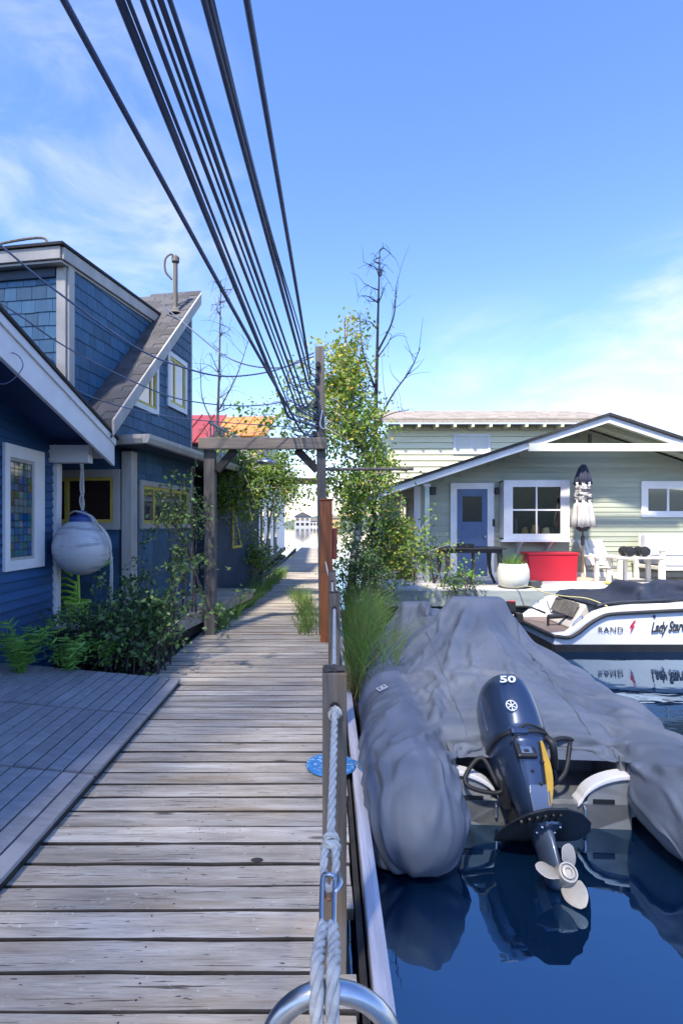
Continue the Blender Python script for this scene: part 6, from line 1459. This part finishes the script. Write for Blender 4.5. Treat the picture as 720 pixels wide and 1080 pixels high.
stem_shrub('dark_shrub', 'low dark green shrub below the buoy, left of the bushy one', (-2.2, 5.5, .05),
           [(-2.2+q.gauss(0, .2), 5.55+q.gauss(0, .15), q.uniform(.1, .36)) for _ in range(16)], 1500, .042, LEAFS['shrub'], 6, (3, 1, 6))
stem_shrub('climbing_shrub', 'sparse leafy climber reaching over the window of the blue house by the arch', (-1.62, 7.05, .33),
           [(-1.75+q.gauss(0, .16), 7.0+q.gauss(0, .15), q.uniform(1.2, 2.5)) for _ in range(9)]+[(-1.85, 6.9, 1.75), (-1.95, 6.85, 1.6), (-1.6, 7.0, 2.4)], 800, .058, LEAFS['shrub'], 16, (4, 7, 1))
stem_shrub('porch_shrub', 'dark leafy shrub below the birch between walkway and porch', (.72, 8.6, -.1),
           [(.72+q.gauss(0, .30), 8.6+q.gauss(0, .3), q.uniform(.4, 1.25)) for _ in range(26)], 2600, .055, LEAFS['shrub'], 26, (4, 5, 2))
stem_shrub('porch_sprig', 'small bright green sprig growing up beside the porch edge', (2.62, 9.72, .0),
           [(2.62+q.gauss(0, .12), 9.7, q.uniform(.35, .6)) for _ in range(10)], 420, .06, [LEAFS['shrub'][1], LEAFS['fern'][0], LEAFS['shrub'][0]], 27, (3, 4, 1))
stem_shrub('post_vine', 'thin vine climbing the pale green porch post', (2.24, 11.3, .3),
           [(2.2+q.gauss(0, .08), 11.3, q.uniform(.6, 1.5)) for _ in range(7)], 300, .05, LEAFS['shrub'], 28, (4, 4, 1))
# ferns on the platform edge by the blue wall
def fern(label, base, n, L, seed, az0=0., az1=6.28):
    q = random.Random(seed); t_ = thing('fern', label, 'fern', base, group='ferns against the blue lap siding'); mb = MB(); b_ = Vector(base)
    for k in range(n):
        a = q.uniform(az0, az1); l = L*q.uniform(.6, 1.1); el = q.uniform(1.0, 1.5); h_ = Vector((math.cos(a), math.sin(a), 0))
        pts = [b_+rv(q, .03)*.7+h_*(l*math.cos(el)*u+l*.25*u*u)+Vector((0, 0, l*math.sin(el)*u-l*.22*u*u*u)) for u in [i/16 for i in range(17)]]
        mb.tube(pts, [.004*(1-i/17)+.001 for i in range(17)], 4); sd_ = Vector((-h_.y, h_.x, 0))
        for i in range(2, 17):
            u = i/16; w_ = .10*math.sin(math.pi*min(1, u*.95+.06))**.7*l/.5; tan = (pts[i]-pts[i-1]).normalized()
            for s_ in (-1, 1):
                d_ = (sd_*s_+tan*.45+Vector((0, 0, q.uniform(-.25, .1)))).normalized(); p = pts[i]
                mb.add([p-tan*.008, p+d_*w_*.5-tan*.011, p+d_*w_, p+d_*w_*.45+tan*.011, p+tan*.008], [(0, 1, 2, 3, 4)])
    fr_ = mb.build('fronds', LEAFS['fern'], t_); return t_
fern('bright green fern at the left picture edge, against the blue lap siding', (-2.66, 4.78, .17), 19, .66, 2)
fern('smaller fern right of the first, beside the white corner board', (-2.32, 4.98, .13), 12, .50, 4)
fern('dark fern tuft behind the platform, below the shrub', (-2.1, 5.35, .12), 10, .36, 6)
# grasses: nobody could count them
q = random.Random(77); g_ = MB(); g_.wt = (4, 1, 4)
for k in range(46):
    yy = 7.6+8.5*(k/45)**1.2; blades(g_, -1.52+.04*math.sin(k)+.01*k, yy+q.uniform(-.1, .1), -.02, 34, .18, .15, .50, .9, q, .007)
tag(g_.build('verge_grass', LEAFS['grass']), 'bright green grass along the left side of the walkway beyond the arch', 'grass', kind='stuff')
g_ = MB(); g_.wt = (6, .8, 3)
for k in range(44):
    yy = 4.75+3.6*(k/43); blades(g_, .40+.14*q.random()+.06*(yy-4.7), yy, -.02, 48, .20, .25, .85, .8, q, .0058)
g_.wt = (1, 6, .5)
for k in range(12): blades(g_, .26+.2*q.random(), 4.72+.6*q.random(), -.02, 24, .10, .12, .40, 1.3, q, .005)
g_.wt = (5, 1, 2)
for k in range(26): blades(g_, .0-.22*q.random()-.012*k, 7.3+k*.16, -.02, 22, .14, .15, .50, .9, q, .006)
for k in range(10): blades(g_, .40+.3*q.random(), 5.0+2.5*q.random(), .1, 5, .05, .8, 1.25, .35, q, .003)
tag(g_.build('edge_grass', LEAFS['grass']), 'long wild grass growing at the right edge of the walkway near the poles', 'grass', kind='stuff')
bed = MB(); bed.prism([(XR(6.3)+.12, 6.7), (1.0, 7.4), (1.15, 9.75), (XR(9.8)+.12, 9.75)], 'z', WATER-.1, -.05); bed.prism([(XR(5)+.115, 4.6), (.34, 4.6), (.46, 6.69), (XR(6.5)+.115, 6.69)], 'z', WATER-.1, -.06)
tag(bed.build('planting_bed', DARKW), kind='structure')
bedl = MB(); bedl.prism([(-2.6, 5.05), (-1.62, 5.05), (-1.66, 7.3), (-2.6, 6.1)], 'z', WATER-.1, -.03); tag(bedl.build('planting_bed', DARKW), kind='structure')
# tree added out of view behind the camera: filters the sun over the walkway
def shade_tree(label, base, lobes, size, seed):
    q = random.Random(seed); t_ = thing('sun_filter_tree', label, 'tree', base, group='added shade trees'); mb = MB(); cr_ = MB(); c = Vector(lobes[0][0])
    tp_ = curve([Vector(base), Vector(base).lerp(c, .5)+Vector((.2, .1, 0)), c+Vector((0, 0, 1.5))], 6); limb(mb, tp_, .30, .02, 8)
    for (c, rad, n) in lobes:
        c = Vector(c)
        for k in range(9):
            a = q.random()*6.28; r_ = math.sqrt(q.random()); e = c+Vector((rad[0]*r_*math.cos(a), rad[1]*r_*math.sin(a), q.uniform(-1, 1)*rad[2])); s_ = tp_[q.randrange(8, len(tp_))]; limb(mb, curve([s_, s_.lerp(e, .5)+Vector((0, 0, .4)), e], 4), .025, .008, 5)
        for k in range(n):
            a = q.random()*6.28; r_ = math.sqrt(q.random()); leaf(cr_, c+Vector((rad[0]*r_*math.cos(a), rad[1]*r_*math.sin(a), q.uniform(-1, 1)*rad[2]*math.sqrt(1-.8*r_*r_))), size, q, .2, q.choices(range(3), (5, 4, .3))[0])
    mb.build('trunk', BARKD, t_, smooth=True); cr_.build('crown', LEAFS['birch'], t_)
shade_tree('unseen leafy tree added behind the viewpoint to filter the sun', (-6.5, -8.5, -.2), [((-5.6, -5.9, 15.5), (5.6, 5.2, 2.0), 8000), ((-.9, 2.1, 15.8), (1.6, 1.7, .8), 1700)], .24, 1)  # second crown lobe placed only to shade the cottage wall
